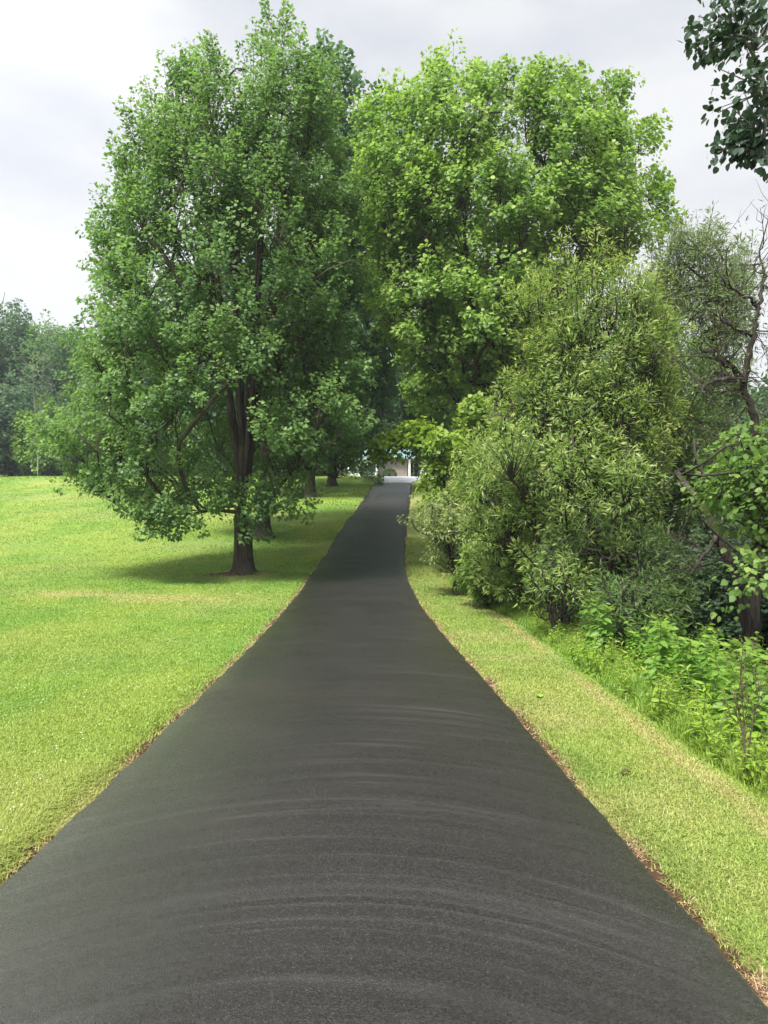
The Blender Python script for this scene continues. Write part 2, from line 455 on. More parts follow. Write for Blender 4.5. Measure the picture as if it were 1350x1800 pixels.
# ------------------------------------------------------------------ leaves
# templates in (along, across, normal) units of one leaf length
LEAF = {
    'maple': (np.array([(0, 0, 0), (0.18, 0.42, -0.10), (0.55, 0.36, -0.10), (1, 0, -0.16), (0.55, -0.36, -0.10), (0.18, -0.42, -0.10)]), np.array([(0, 3, 2, 1), (0, 5, 4, 3)])),
    'lance': (np.array([(0, 0, 0), (0.42, 0.115, 0.0), (1, 0, -0.10), (0.42, -0.115, 0.0)]), np.array([(0, 2, 1), (0, 3, 2)])),
    'ellip': (np.array([(0, 0, 0), (0.25, 0.19, 0.03), (0.62, 0.20, 0.0), (1, 0, -0.18), (0.62, -0.20, 0.0), (0.25, -0.19, 0.03)]), np.array([(0, 3, 2, 1), (0, 5, 4, 3)])),
    'round': (np.array([(0, 0, 0), (0.02, 0.30, 0.02), (0.30, 0.47, 0.03), (0.68, 0.36, -0.02), (1.0, 0, -0.12), (0.68, -0.36, -0.02), (0.30, -0.47, 0.03), (0.02, -0.30, 0.02), (0.45, 0, -0.02)]),
              np.array([(0, 8, 2, 1), (8, 4, 3, 2), (0, 7, 6, 8), (8, 6, 5, 4)])),
}
def norm(v): return v / np.maximum(np.linalg.norm(v, axis=-1, keepdims=True), 1e-9)

def leaves_mesh(name, kind, pos, dirv, nrm, size, lv, mat, parent, twigs=None, tmat=None):
    tv, tf = LEAF[kind]
    dirv = norm(dirv)
    side = norm(np.cross(nrm, dirv))
    nr_ = np.cross(dirv, side)
    n = len(pos); k = len(tv)
    fr = np.stack([dirv, side, nr_], 1)                       # n,3,3
    v = (np.einsum('kc,ncd->nkd', tv, fr) * size[:, None, None] + pos[:, None, :]).reshape(-1, 3)
    f = (tf[None] + (np.arange(n) * k)[:, None, None]).reshape(-1, tf.shape[1])
    lv = np.repeat(lv, k, 0)
    nl = len(f)
    if twigs is not None and twigs.n:
        tv_ = np.concatenate(twigs.v); tq = np.concatenate(twigs.f) + len(v)
        if f.shape[1] == 3: tq = np.concatenate([tq[:, [0, 1, 2]], tq[:, [0, 2, 3]]])
        v = np.concatenate([v, tv_]); f = np.concatenate([f, tq]); lv = np.concatenate([lv, np.zeros((len(tv_), 3))])
    o = mesh_obj(name, v, f, mat, parent, attrs={'lv': lv})
    if len(f) > nl:
        o.data.materials.append(tmat)
        mi = np.zeros(len(f), np.int32); mi[nl:] = 1
        o.data.polygons.foreach_set('material_index', mi)
    return o

def spray_leaves(rg, c, axis, L, n, spread, leaf, kind, out_dir, up_w=0.8, droop=0.35):
    """leaves round many shoots at once. c (m,3) shoot bases, axis (m,3), L (m,), n leaves each"""
    m = len(c)
    t = rg.random((m, n)) ** 0.8
    ang = rg.random((m, n)) * 2 * np.pi
    a = norm(axis)
    ref = np.where(np.abs(a[:, 2:3]) > 0.9, np.array([[1.0, 0, 0]]), np.array([[0, 0, 1.0]]))
    u = norm(np.cross(a, ref)); w = np.cross(a, u)
    rad = spread * (0.25 + 0.75 * np.sin(np.pi * np.clip(t * 0.85 + 0.12, 0, 1))) * np.sqrt(rg.random((m, n)) * 0.9 + 0.1)
    rvec = u[:, None] * np.cos(ang)[..., None] + w[:, None] * np.sin(ang)[..., None]
    pos = c[:, None] + a[:, None] * (t * L[:, None])[..., None] + rvec * (rad * L[:, None])[..., None]
    d = rvec + a[:, None] * 0.6 + rg.normal(0, 0.3, (m, n, 3)); d[..., 2] -= droop
    nm = rg.normal(0, 0.42, (m, n, 3)) + out_dir[:, None] * 0.45; nm[..., 2] += up_w
    sz = leaf * rg.uniform(0.5, 1.3, (m, n))
    return pos.reshape(-1, 3), d.reshape(-1, 3), norm(nm).reshape(-1, 3), sz.ravel(), t.ravel()

# ------------------------------------------------------------------ tubes
class Tubes:
    def __init__(s): s.v = []; s.f = []; s.n = 0
    def add(s, pts, rad, sides=5, wob=0.0, rg=None, cap=False):
        pts = np.asarray(pts, float); rad = np.asarray(rad, float)
        m = len(pts)
        tan = np.gradient(pts, axis=0); tan = norm(tan)
        ref = np.array([1.0, 0, 0]) if abs(tan[0][0]) < 0.8 else np.array([0, 1.0, 0])
        u = norm(np.cross(tan, ref)); w = np.cross(tan, u)
        th = np.arange(sides) / sides * 2 * np.pi
        r = rad[:, None] * np.ones(sides)[None]
        if wob and rg is not None:
            ph = rg.random(4) * 6.28
            prof = 1 + wob * (np.sin(th * 3 + ph[0]) * 0.5 + np.sin(th * 5 + ph[1]) * 0.35 + np.sin(th * 7 + ph[2]) * 0.3)
            r = r * prof[None]
        ring = pts[:, None] + (u[:, None] * np.cos(th)[None, :, None] + w[:, None] * np.sin(th)[None, :, None]) * r[..., None]
        s.v.append(ring.reshape(-1, 3))
        i = np.arange(m * sides).reshape(m, sides) + s.n
        j = np.roll(i, -1, 1)
        s.f.append(np.stack([i[:-1], j[:-1], j[1:], i[1:]], -1).reshape(-1, 4))
        s.n += m * sides
    def build(s, name, mat, parent):
        return mesh_obj(name, np.concatenate(s.v), np.concatenate(s.f), mat, parent, smooth=True)

def bez(a, c, b, n):
    t = np.linspace(0, 1, n)[:, None]
    return (1 - t) ** 2 * a + 2 * t * (1 - t) * c + t * t * b

# ------------------------------------------------------------------ a broadleaf tree
def make_tree(name, label, cat, base, prof, seed, nb, mats, group=None, trunk_r=0.3, fork=2.2, stems=6, bough=1.25,
              n_spray=13, n_leaf=60, leaf=0.13, kind='maple', spray_len=0.85, spread=0.42, upright=0.6, extra=(), young=0.25,
              hollow=0.30, twig=True, gap=1.0, depth=0.92, stem_h=0.72, lean=(0, 0), flare=1.7, droop=0.35, min_z=None, trunk_sides=14, gsd=0.16, extra_ok=0.5, bare=0, wands=0, wand_len=1.2, wand_spread=0.16, clear=None, up_w=0.8, plume=0.85):
    """prof: rows (height above base, left radius, right radius). extra: (x, y, z, r) boughs relative to the base"""
    rg = np.random.default_rng(seed)
    root = empty(name, base, label, cat, group)
    prof = sorted(prof)
    H = np.array([p[0] for p in prof]); RL = np.array([p[1] for p in prof]); RR = np.array([p[2] for p in prof])
    cen = lambda z: (np.interp(z, H, RR) - np.interp(z, H, RL)) / 2
    rad = lambda z: (np.interp(z, H, RR) + np.interp(z, H, RL)) / 2
    top = H[-1]
    # boughs
    zs = np.linspace(H[0], top, 200); wz = np.maximum(rad(zs), 0.15) ** 1.25; wz /= wz.sum()
    B = []; S = []
    for e in extra:
        B.append(np.array(e[:3])); S.append(e[3])
    for i in range(nb):
        best = None
        for c in range(7):
            z = rg.choice(zs, p=wz); ph = rg.random() * 2 * np.pi
            s = bough * rg.uniform(0.65, 1.25) * (0.72 + 0.28 * min(1, (top - z) / (0.3 * top)))
            rr = max(0.0, (rad(z) - s * 1.0) * math.sqrt(rg.uniform(hollow, 1.0)))
            p = np.array([cen(z) + rr * math.cos(ph), rr * math.sin(ph) * depth, z])
            dist = 9 if not B else np.min(np.linalg.norm((np.array(B) - p) * (1, 1, 0.8), axis=1) / (0.5 * (np.array(S) + s)))
            if clear is not None and clear(p): dist *= 0.02
            if best is None or dist > best[0]: best = (dist, p, s)
        B.append(best[1]); S.append(best[2])
    B = np.array(B); S = np.array(S)
    # skeleton
    nodes = [np.zeros(3)]; par = [-1]
    lx, ly = lean
    m = 5
    for i in range(1, m + 1):
        nodes.append(np.array([lx * i / m, ly * i / m, fork * i / m])); par.append(len(nodes) - 2)
    fk = len(nodes) - 1
    for k in range(stems):
        a = 2 * np.pi * (k + rg.uniform(-0.25, 0.25)) / max(stems, 1)
        zt = top * stem_h * rg.uniform(0.8, 1.12)
        rr = rad(zt) * (0.16 + 0.34 * rg.random()) if stems > 1 else 0.05
        tgt = np.array([cen(zt) + math.cos(a) * rr, math.sin(a) * rr * depth, zt])
        ctrl = nodes[fk] + (tgt - nodes[fk]) * (0.30, 0.30, 0.42) + np.array([math.cos(a), math.sin(a), 0]) * 0.08 * rr
        path = bez(nodes[fk], ctrl, tgt, max(4, int(np.linalg.norm(tgt - nodes[fk]) / 0.8)))
        last = fk
        for q in path[1:]:
            nodes.append(q + rg.normal(0, 0.035, 3)); par.append(last); last = len(nodes) - 1
    nst = len(nodes)
    order = np.argsort(np.linalg.norm(B - nodes[fk], axis=1))
    tipnode = {}
    for bi in order:
        b = B[bi] - np.array([0, 0, S[bi] * 0.35])
        NA = np.array(nodes)
        dv = b - NA; dist = np.linalg.norm(dv, axis=1)
        hor = np.linalg.norm(dv[:, :2], axis=1)
        cost = dist + 1.6 * np.maximum(0, upright * hor - dv[:, 2]) + (NA[:, 2] < fork * 0.75) * 3.0
        j = int(np.argmin(cost)); d = dist[j]
        pd = nodes[j] - nodes[par[j]] if par[j] >= 0 else np.array([0, 0, 1.0])
        pd = pd / max(1e-6, np.linalg.norm(pd))
        ctrl = nodes[j] + pd * d * 0.12 + (b - nodes[j]) * 0.42 + np.array([0, 0, 0.08 * d])
        path = bez(nodes[j], ctrl, b, max(3, int(d / 0.55) + 1))
        last = j
        for q in path[1:]:
            nodes.append(q + rg.normal(0, 0.03, 3)); par.append(last); last = len(nodes) - 1
        tipnode[bi] = last
    cnt = np.zeros(len(nodes))
    for bi, t in tipnode.items():
        k = t
        while k >= 0: cnt[k] += S[bi]; k = par[k]
    cnt = np.maximum(cnt, 0.4)
    rr = trunk_r * (cnt / cnt[1]) ** 0.47
    rr[nst:] = np.minimum(rr[nst:], trunk_r * 0.20)
    zs_ = np.array([q[2] for q in nodes[fk + 1:nst]])
    rr[fk + 1:nst] = np.maximum(rr[fk + 1:nst], trunk_r * 0.38 * np.clip(1 - (zs_ - fork) / (top - fork), 0.1, 1))
    rr = np.maximum(rr, 0.016)
    # thick chains
    ch = [[] for _ in nodes]
    for i, p in enumerate(par):
        if p >= 0: ch[p].append(i)
    tt = Tubes(); tb = Tubes()
    NA = np.array(nodes)
    starts = [(0, None)]
    while starts:
        s0, pre = starts.pop()
        chain = [s0] if pre is None else [pre, s0]
        cur = s0
        while ch[cur]:
            nx = max(ch[cur], key=lambda c: cnt[c])
            for o in ch[cur]:
                if o != nx: starts.append((o, cur))
            chain.append(nx); cur = nx
        pts = NA[chain]; rad_ = rr[chain].copy()
        if pre is not None: rad_[0] = min(rad_[0] * 0.8, rad_[1] * 1.25)
        if pre is None:      # root flare
            zz = np.array([-0.35, -0.05, 0.10, 0.28, 0.6, 1.0])
            fl = np.array([flare * 1.35, flare * 1.15, 1 + (flare - 1) * 0.75, 1 + (flare - 1) * 0.4, 1 + (flare - 1) * 0.12, 1.0])
            body = pts[:, 2] > 1.0 if fork > 1.3 else pts[:, 2] > fork * 0.6
            if fork <= 1.3: zz = zz * fork * 0.5
            pts = np.concatenate([np.stack([lx * zz / fork, ly * zz / fork, zz], 1), pts[body]])
            rad_ = np.concatenate([fl * trunk_r, rad_[body]])
            tt.add(pts, rad_, trunk_sides, 0.16, rg)
        elif rad_[1] > trunk_r * 0.13:
            tt.add(pts, rad_, 9, 0.08, rg)
        else:
            tb.add(pts, rad_, 5)
    # shoots
    nB = len(B)
    bi = np.repeat(np.arange(nB), n_spray)
    keep = rg.random(len(bi)) < gap * np.where(B[bi][:, 2] < 0.28 * top, 0.78, 1.0)
    bi = bi[keep]
    cB = B[bi]; sB = S[bi]
    outw = cB - np.stack([cen(cB[:, 2]), np.zeros(len(cB)), cB[:, 2]], 1); outw = norm(outw + 1e-4)
    frac = (cB[:, 2] / top)[:, None]
    dv = norm(rg.normal(0, 0.75, (len(bi), 3)) + outw * 0.7 + np.array([0, 0, 0.45]))
    el = np.concatenate([np.ones((len(bi), 2)), 0.50 + plume * frac], 1)
    base_s = cB + dv * el * sB[:, None] * rg.uniform(0.25, 0.8, (len(bi), 1))
    axis = norm(dv * 0.75 + outw * 0.25 + np.array([0, 0, 1.0]) * (upright * (0.25 + 0.9 * frac)) + rg.normal(0, 0.25, (len(bi), 3)))
    Ls = spray_len * rg.uniform(0.6, 1.25, len(bi)) * (1 + 0.35 * plume * np.clip(frac[:, 0] - 0.55, 0, 1) / 0.45)
    # shoots may not leave the crown's outline (each bough with its own tolerance, so the outline stays ragged)
    tol = rg.uniform(-0.35, 0.45, nB) * min(1.0, top / 12)
    tp_ = base_s + axis * Ls[:, None] * 0.9
    rad_t = np.hypot(tp_[:, 0] - cen(tp_[:, 2]), tp_[:, 1] / depth)
    ok = (rad_t < rad(tp_[:, 2]) + tol[bi]) & (tp_[:, 2] < top + tol[bi] * 0.5)
    ok |= (bi < len(extra)) & ((B[bi][:, 2] < extra_ok * top) | (rad_t < rad(tp_[:, 2]) + 0.5) & (tp_[:, 2] < top + 0.2))
    bi, base_s, axis, Ls, outw = bi[ok], base_s[ok], axis[ok], Ls[ok], outw[ok]
    if clear is not None:
        kp = np.array([not clear(q + a_ * 0.4) for q, a_ in zip(base_s, axis)])
        bi, base_s, axis, Ls, outw = bi[kp], base_s[kp], axis[kp], Ls[kp], outw[kp]
    if min_z is not None: base_s[:, 2] = np.maximum(base_s[:, 2], min_z)
    pos, d, nm, sz, t = spray_leaves(rg, base_s, axis, Ls, n_leaf, spread, leaf, kind, outw, up_w=up_w, droop=droop)
    bg = rg.random(nB)
    g = np.repeat(np.clip(bg[bi] + rg.normal(0, gsd, len(bi)), 0, 1), n_leaf)
    r = rg.random(len(pos))
    yv = np.clip((t - 0.72) * 3.2, 0, 1) * young * rg.random(len(pos)) * 2
    lv = np.stack([r, g, np.clip(yv, 0, 1)], 1)
    if twig:
        # twigs from the bough to each shoot
        tip = np.array([NA[tipnode[b]] for b in range(nB)])
        for s in range(len(bi)):
            a = tip[bi[s]]; e = base_s[s] + axis[s] * Ls[s] * 0.8
            mid = (a + base_s[s]) / 2 + np.array([0, 0, -0.04])
            tb.add(np.array([a, mid, base_s[s], e]), [0.017, 0.012, 0.008, 0.004], 3)
    if wands:      # long young shoots standing out of the top of the crown
        up_b = np.argsort(-(B[:, 2] + rg.normal(0, top * 0.10, nB)))[:max(8, nB // 3)]
        wb = rg.choice(up_b, wands)
        o_w = norm(B[wb] - np.stack([cen(B[wb][:, 2]), np.zeros(wands), B[wb][:, 2] - 2.0], 1))
        c_w = B[wb] + norm(rg.normal(0, 1, (wands, 3)) + o_w) * (S[wb] * rg.uniform(0.4, 1.0, wands))[:, None]
        a_w = norm(o_w * 0.35 + np.array([0, 0, 1.0]) + rg.normal(0, 0.2, (wands, 3)))
        l_w = wand_len * rg.uniform(0.6, 1.3, wands)
        tw = c_w + a_w * l_w[:, None]
        okw = (np.hypot(tw[:, 0] - cen(tw[:, 2]), tw[:, 1]) < rad(tw[:, 2]) + 0.45) & (tw[:, 2] < top + 0.5)
        wb, o_w, c_w, a_w, l_w = wb[okw], o_w[okw], c_w[okw], a_w[okw], l_w[okw]; wands = len(wb)
        p2, d2, n2, s2, t2 = spray_leaves(rg, c_w, a_w, l_w, int(n_leaf * 1.1), wand_spread, leaf * 0.95, kind, o_w, up_w=0.5, droop=droop * 0.6)
        lv2 = np.stack([rg.random(len(p2)), rg.random(len(p2)), np.clip(young * 1.3 * t2 * rg.random(len(p2)), 0, 1)], 1)
        pos = np.concatenate([pos, p2]); d = np.concatenate([d, d2]); nm = np.concatenate([nm, n2]); sz = np.concatenate([sz, s2]); lv = np.concatenate([lv, lv2])
        for q in range(wands): tb.add(np.array([B[wb[q]], c_w[q], c_w[q] + a_w[q] * l_w[q] * 0.5, c_w[q] + a_w[q] * l_w[q]]), [0.014, 0.010, 0.007, 0.003], 3)
    # twigs that carry no leaves
    for b in range(bare):
        q = B[rg.integers(nB)]; dvv = norm(rg.normal(0, 1, 3) + np.array([0, 0, 0.7]))
        e = q + dvv * rg.uniform(0.8, 1.9)
        pth = bez(q, q + dvv * 0.5 + rg.normal(0, 0.15, 3), e, 5)
        tb.add(pth, [0.014, 0.011, 0.008, 0.005, 0.003], 3)
        for kk in range(5):
            o = pth[rg.integers(1, 4)]; e2 = o + norm(dvv + rg.normal(0, 0.8, 3)) * rg.uniform(0.25, 0.7)
            tb.add(np.array([o, (o + e2) / 2 + rg.normal(0, 0.03, 3), e2]), [0.006, 0.004, 0.002], 3)
    tt.build('trunk', mats[1], root)
    leaves_mesh('crown', kind, pos, d, nm, sz, lv, mats[0], root, tb, mats[1])
    print(name, 'leaves', len(pos), round(time.time() - T0, 1))
    return root

def pix_prof(rows, base, d, shrink=0.0):
    """silhouette rows (y pixel, left x, right x) to heights and radii at distance d"""
    out = []
    for (py, l, r_) in rows:
        a = P(l, py, d); b = P(r_, py, d)
        w_ = b[0] - a[0]; k_ = min(shrink, 0.4 * w_)
        out.append((a[2] - base[2], base[0] - a[0] - k_, b[0] - base[0] - k_ * 0.25))
    return out
def rel(px, py, d, base, r): 
    q = P(px, py, d) - base
    return (q[0], q[1], q[2], r)

B_GREY = bark_mat('maple_bark', (0.020, 0.016, 0.013), (0.100, 0.076, 0.058))
B_DARK = bark_mat('dark_bark', (0.022, 0.018, 0.016), (0.085, 0.070, 0.058), 1.6)
B_PALE = bark_mat('pale_bark', (0.13, 0.13, 0.11), (0.27, 0.26, 0.22))
L_MAPLE = leaf_mat('maple_leaf', (0.078, 0.155, 0.052), (0.148, 0.245, 0.064), (0.22, 0.32, 0.07))
L_MAPLE2 = leaf_mat('bright_maple_leaf', (0.108, 0.200, 0.048), (0.215, 0.330, 0.066), (0.32, 0.42, 0.08))
L_DEEP = leaf_mat('deep_maple_leaf', (0.050, 0.110, 0.056), (0.090, 0.160, 0.068), (0.13, 0.21, 0.07))
L_LIME = leaf_mat('lime_leaf', (0.13, 0.22, 0.030), (0.22, 0.32, 0.040), (0.30, 0.38, 0.06))
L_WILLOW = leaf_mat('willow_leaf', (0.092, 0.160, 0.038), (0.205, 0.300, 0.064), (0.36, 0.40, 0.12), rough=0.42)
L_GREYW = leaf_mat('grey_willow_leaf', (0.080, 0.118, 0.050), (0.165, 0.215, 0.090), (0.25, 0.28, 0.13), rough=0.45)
L_SHADE = leaf_mat('willow_leaf_painted_shade', (0.050, 0.095, 0.028), (0.100, 0.165, 0.042), (0.18, 0.24, 0.07))  # willow green darkened so the leaf colour itself carries the thicket's shade
L_OLIVE = leaf_mat('olive_shrub_leaf', (0.14, 0.195, 0.065), (0.25, 0.31, 0.10), (0.36, 0.39, 0.16))
L_VINE = leaf_mat('broad_vine_leaf', (0.085, 0.165, 0.040), (0.165, 0.275, 0.060), (0.28, 0.37, 0.08))
L_NEAR = leaf_mat('aspen_leaf', (0.030, 0.060, 0.040), (0.055, 0.095, 0.050), (0.07, 0.12, 0.05), trans=0.22, rough=0.38)
L_WOOD = leaf_mat('wood_leaf', (0.056, 0.112, 0.062), (0.100, 0.172, 0.078), (0.15, 0.22, 0.08))
L_HEDGE = leaf_mat('clipped_leaf', (0.030, 0.060, 0.020), (0.055, 0.10, 0.030), (0.09, 0.15, 0.04))
L_WEED = leaf_mat('weed_leaf', (0.095, 0.200, 0.034), (0.170, 0.310, 0.044), (0.36, 0.46, 0.06))
L_WEED2 = leaf_mat('yellow_weed_leaf', (0.17, 0.29, 0.034), (0.28, 0.40, 0.045), (0.38, 0.46, 0.07))

gb = lambda x, y: np.array([x, y, float(ground(x, y))])

# --- the big maple left of the drive
b = gb(MAPLE_X, 24.0)
def front_clear(p):      # nothing grows close in front of the forked trunk between these heights
    return p[1] < 0.6 and 2.75 < p[2] < 5.0 and -0.75 < p[0] < 1.0 and not (p[2] > 4.2 and p[0] < -0.2)
front = make_tree('maple_tree', 'tallest maple with forked trunk standing alone at the front of the left lawn', 'tree', b,
    pix_prof([(5, 482, 498), (50, 462, 515), (85, 405, 548), (125, 305, 585), (170, 258, 608), (230, 222, 630), (300, 182, 645), (420, 145, 660), (540, 112, 668),
              (640, 85, 665), (740, 70, 660), (800, 75, 650), (830, 100, 640), (852, 140, 540), (885, 190, 480)], b, 24.0, 0.4),
    seed=3, nb=200, mats=(L_MAPLE, B_GREY), trunk_r=0.29, fork=2.2, stems=9, bough=0.98, n_spray=16, n_leaf=72, leaf=0.106, upright=0.9, gap=0.86, plume=1.1, spray_len=1.05, spread=0.27, clear=front_clear, wands=320, wand_len=1.35, wand_spread=0.19,
    young=0.3, trunk_sides=22, flare=1.4,
    extra=[rel(455, 900, 22.6, b, 0.45), rel(430, 925, 23.2, b, 0.35), rel(500, 885, 22.5, b, 0.45), rel(380, 885, 22.3, b, 0.5), rel(330, 895, 22.5, b, 0.5),
           rel(300, 915, 22, b, 0.45), rel(285, 935, 22, b, 0.32), rel(240, 900, 22, b, 0.6), rel(200, 870, 22.5, b, 0.6), rel(170, 850, 23, b, 0.55), rel(150, 800, 23, b, 0.8),
           rel(115, 790, 23.5, b, 0.6), rel(560, 730, 21.5, b, 0.8), rel(590, 760, 22, b, 0.7), rel(520, 770, 21.5, b, 0.7), rel(430, 640, 20.5, b, 0.45),
           rel(480, 10 + 40, 24, b, 0.55), rel(490, 100, 23.6, b, 0.8), rel(375, 100, 24, b, 0.5), rel(570, 105, 24, b, 0.6), rel(260, 150, 24, b, 0.7), rel(495, 400, 20, b, 0.7), rel(620, 440, 21, b, 0.8)])

# --- maple right of the drive
b = gb(P(858, 900, 28.0)[0], 28.0)
make_tree('maple_tree', 'broad light green maple right of the drive behind the willow thicket', 'tree', b,
    pix_prof([(122, 785, 805), (165, 700, 935), (212, 640, 1060), (260, 612, 1120), (330, 600, 1135), (400, 610, 1155), (460, 610, 1150), (520, 620, 1060), (580, 645, 1000),
              (640, 690, 960), (700, 720, 950)], b, 28.0, 0.25),
    seed=8, nb=205, extra_ok=9, mats=(L_MAPLE2, B_GREY), trunk_r=0.33, fork=3.0, stems=8, bough=1.08, n_spray=13, n_leaf=56, leaf=0.14, upright=0.65, young=0.45, hollow=0.45, gap=0.95, plume=1.0, wands=300, wand_len=1.5, wand_spread=0.19, spray_len=1.0, spread=0.30,
    extra=[rel(795, 150, 28, b, 0.40), rel(850, 190, 27, b, 0.6), rel(925, 165, 28, b, 0.40), rel(985, 178, 28, b, 0.40), rel(1055, 185, 28, b, 0.40), rel(1118, 262, 28, b, 0.36), rel(1140, 345, 28, b, 0.45),
           rel(1150, 395, 28, b, 0.45), rel(720, 195, 28, b, 0.45), rel(665, 240, 28, b, 0.4), rel(800, 225, 26, b, 0.8), rel(860, 260, 26, b, 0.8), rel(830, 310, 25.5, b, 0.8), rel(830, 530, 24.5, b, 0.9), rel(760, 520, 25, b, 0.9), rel(900, 520, 24.5, b, 0.9), rel(700, 560, 25, b, 0.8), rel(860, 590, 24.5, b, 0.6), rel(740, 600, 25, b, 0.7)])

# --- maples further along the left side
d = 34.0; b = gb(P(462, 937, d)[0], d)
make_tree('maple_tree', 'second maple along the left lawn, deep green crown close behind the tallest one', 'tree', b,
    pix_prof([(62, 570, 610), (100, 540, 640), (170, 500, 680), (260, 450, 700), (400, 330, 715), (550, 290, 725), (700, 270, 715), (790, 300, 680), (815, 330, 660)], b, d, 0.05),
    seed=21, nb=125, mats=(L_DEEP, B_GREY), trunk_r=0.34, fork=2.6, stems=6, bough=1.6, n_spray=11, n_leaf=42, leaf=0.20, upright=0.6, young=0.15, group='maples along the left side of the drive',
    extra=[rel(588, 100, d, b, 0.8), rel(640, 190, d, b, 0.9)])
d = 52.0; b = gb(P(545, 866, d)[0], d)
t3 = make_tree('maple_tree', 'third maple in the left row with a straight bare lower trunk on shaded grass', 'tree', b,
    [(3.2, 3.0, 3.0), (4.2, 5.2, 4.6), (6.5, 6.2, 7.4), (10, 6, 7.6), (14, 5, 6.4), (18, 3, 3.6), (20, 0.6, 0.6)],
    seed=22, nb=110, mats=(L_DEEP, B_GREY), trunk_r=0.36, fork=2.6, stems=5, bough=1.8, n_spray=10, n_leaf=36, leaf=0.27, young=0.15, twig=False, group='maples along the left side of the drive')
d = 61.0; q = gb(P(583, 851, d)[0], d)
copy_tree(t3, q, 2.1, 0.95, 'farthest maple of the left row with two short trunks showing near the drive top', 'maples along the left side of the drive')
# right side, further along
d = 44.0; b = gb(P(850, 870, d)[0], d)
make_tree('maple_tree', 'shaded maple right of the drive between the lime sapling and the house', 'tree', b,
    [(3.4, 2.6, 3.2), (4.6, 4.4, 4.6), (7, 5.2, 5.2), (10, 5.2, 5), (14, 4, 4), (17, 1.5, 1.5), (18.3, 0.3, 0.3)],
    seed=25, nb=90, mats=(L_MAPLE2, B_GREY), trunk_r=0.30, fork=2.4, stems=5, bough=1.45, n_spray=11, n_leaf=42, leaf=0.22, young=0.35, twig=False)

# --- small lime coloured maple beside the drive
d = 24.5; b = gb(P(850, 900, d)[0], d)
make_tree('maple_sapling', 'small lime green maple whose long low branch reaches over the drive before the house', 'young tree', b,
    pix_prof([(720, 845, 880), (750, 800, 900), (790, 765, 900), (830, 750, 900), (870, 755, 890), (900, 780, 880)], b, d),
    seed=31, nb=34, mats=(L_LIME, B_DARK), extra_ok=9, trunk_r=0.09, fork=1.0, stems=3, bough=0.62, n_spray=11, n_leaf=34, leaf=0.15, spray_len=0.55, upright=0.3, young=0.4,
    extra=[rel(775, 800, 24, b, 0.4), rel(765, 870, 24, b, 0.4), rel(850, 735, 24, b, 0.4), rel(756, 780, 24.5, b, 0.30), rel(740, 776, 24.8, b, 0.26), rel(722, 780, 25, b, 0.26), rel(704, 787, 25, b, 0.24), rel(686, 797, 25, b, 0.20), rel(674, 806, 25, b, 0.12)])

# --- willow thicket on the right
d = 15.0; b = gb(P(1000, 1000, d)[0], d)
make_tree('willow_bush', 'tall pale green willow bush with narrow leaves beside the drive', 'bush', b,
    pix_prof([(450, 1000, 1060), (470, 950, 1120), (510, 915, 1170), (550, 910, 1190), (600, 920, 1190), (680, 890, 1200), (740, 860, 1200), (800, 810, 1190), (860, 790, 1180),
              (920, 800, 1170), (980, 830, 1160), (1050, 870, 1120)], b, d),
    seed=41, nb=175, mats=(L_WILLOW, B_DARK), trunk_r=0.16, fork=0.5, stems=9, bough=0.62, n_spray=20, n_leaf=30, leaf=0.118, kind='lance', spray_len=0.60, spread=0.30,
    upright=0.9, young=0.85, hollow=0.35, droop=0.0, flare=1.2, gsd=0.34, wands=200, wand_len=0.75, wand_spread=0.14,
    extra=[rel(1040, 480, 15, b, 0.3), rel(965, 500, 15, b, 0.35), rel(930, 555, 15, b, 0.35), rel(860, 720, 14, b, 0.35), rel(885, 720, 14, b, 0.35), rel(1010, 750, 12.6, b, 0.35), rel(1100, 760, 12.6, b, 0.4),
           rel(1100, 870, 12.5, b, 0.4), rel(1000, 840, 12.5, b, 0.5), rel(900, 820, 13, b, 0.5)])
d = 13.0; b = gb(P(1085, 1060, d)[0], d + 0.4)
make_tree('willow_bush', 'low willow bush with leaf colour darkened as shade under the tall pale one', 'bush', b,
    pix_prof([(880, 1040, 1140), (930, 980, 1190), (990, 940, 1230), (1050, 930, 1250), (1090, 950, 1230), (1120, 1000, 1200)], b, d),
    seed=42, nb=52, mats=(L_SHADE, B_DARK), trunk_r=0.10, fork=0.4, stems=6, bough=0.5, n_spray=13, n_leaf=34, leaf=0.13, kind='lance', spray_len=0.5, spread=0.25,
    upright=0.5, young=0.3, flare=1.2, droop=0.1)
d = 16.5; b = gb(P(1170, 1000, d)[0], d)
make_tree('willow_bush', 'willow bush with shade-darkened leaf colour filling the space between the pale willow and the crooked tree', 'bush', b,
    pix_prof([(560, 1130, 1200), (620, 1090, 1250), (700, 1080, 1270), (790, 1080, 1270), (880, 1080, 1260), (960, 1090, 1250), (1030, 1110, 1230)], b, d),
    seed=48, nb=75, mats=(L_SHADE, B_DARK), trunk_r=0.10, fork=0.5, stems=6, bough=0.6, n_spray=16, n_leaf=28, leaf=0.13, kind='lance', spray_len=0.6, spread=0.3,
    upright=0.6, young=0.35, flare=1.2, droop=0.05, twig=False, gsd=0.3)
d = 19.5; b = gb(P(800, 960, d)[0], d)
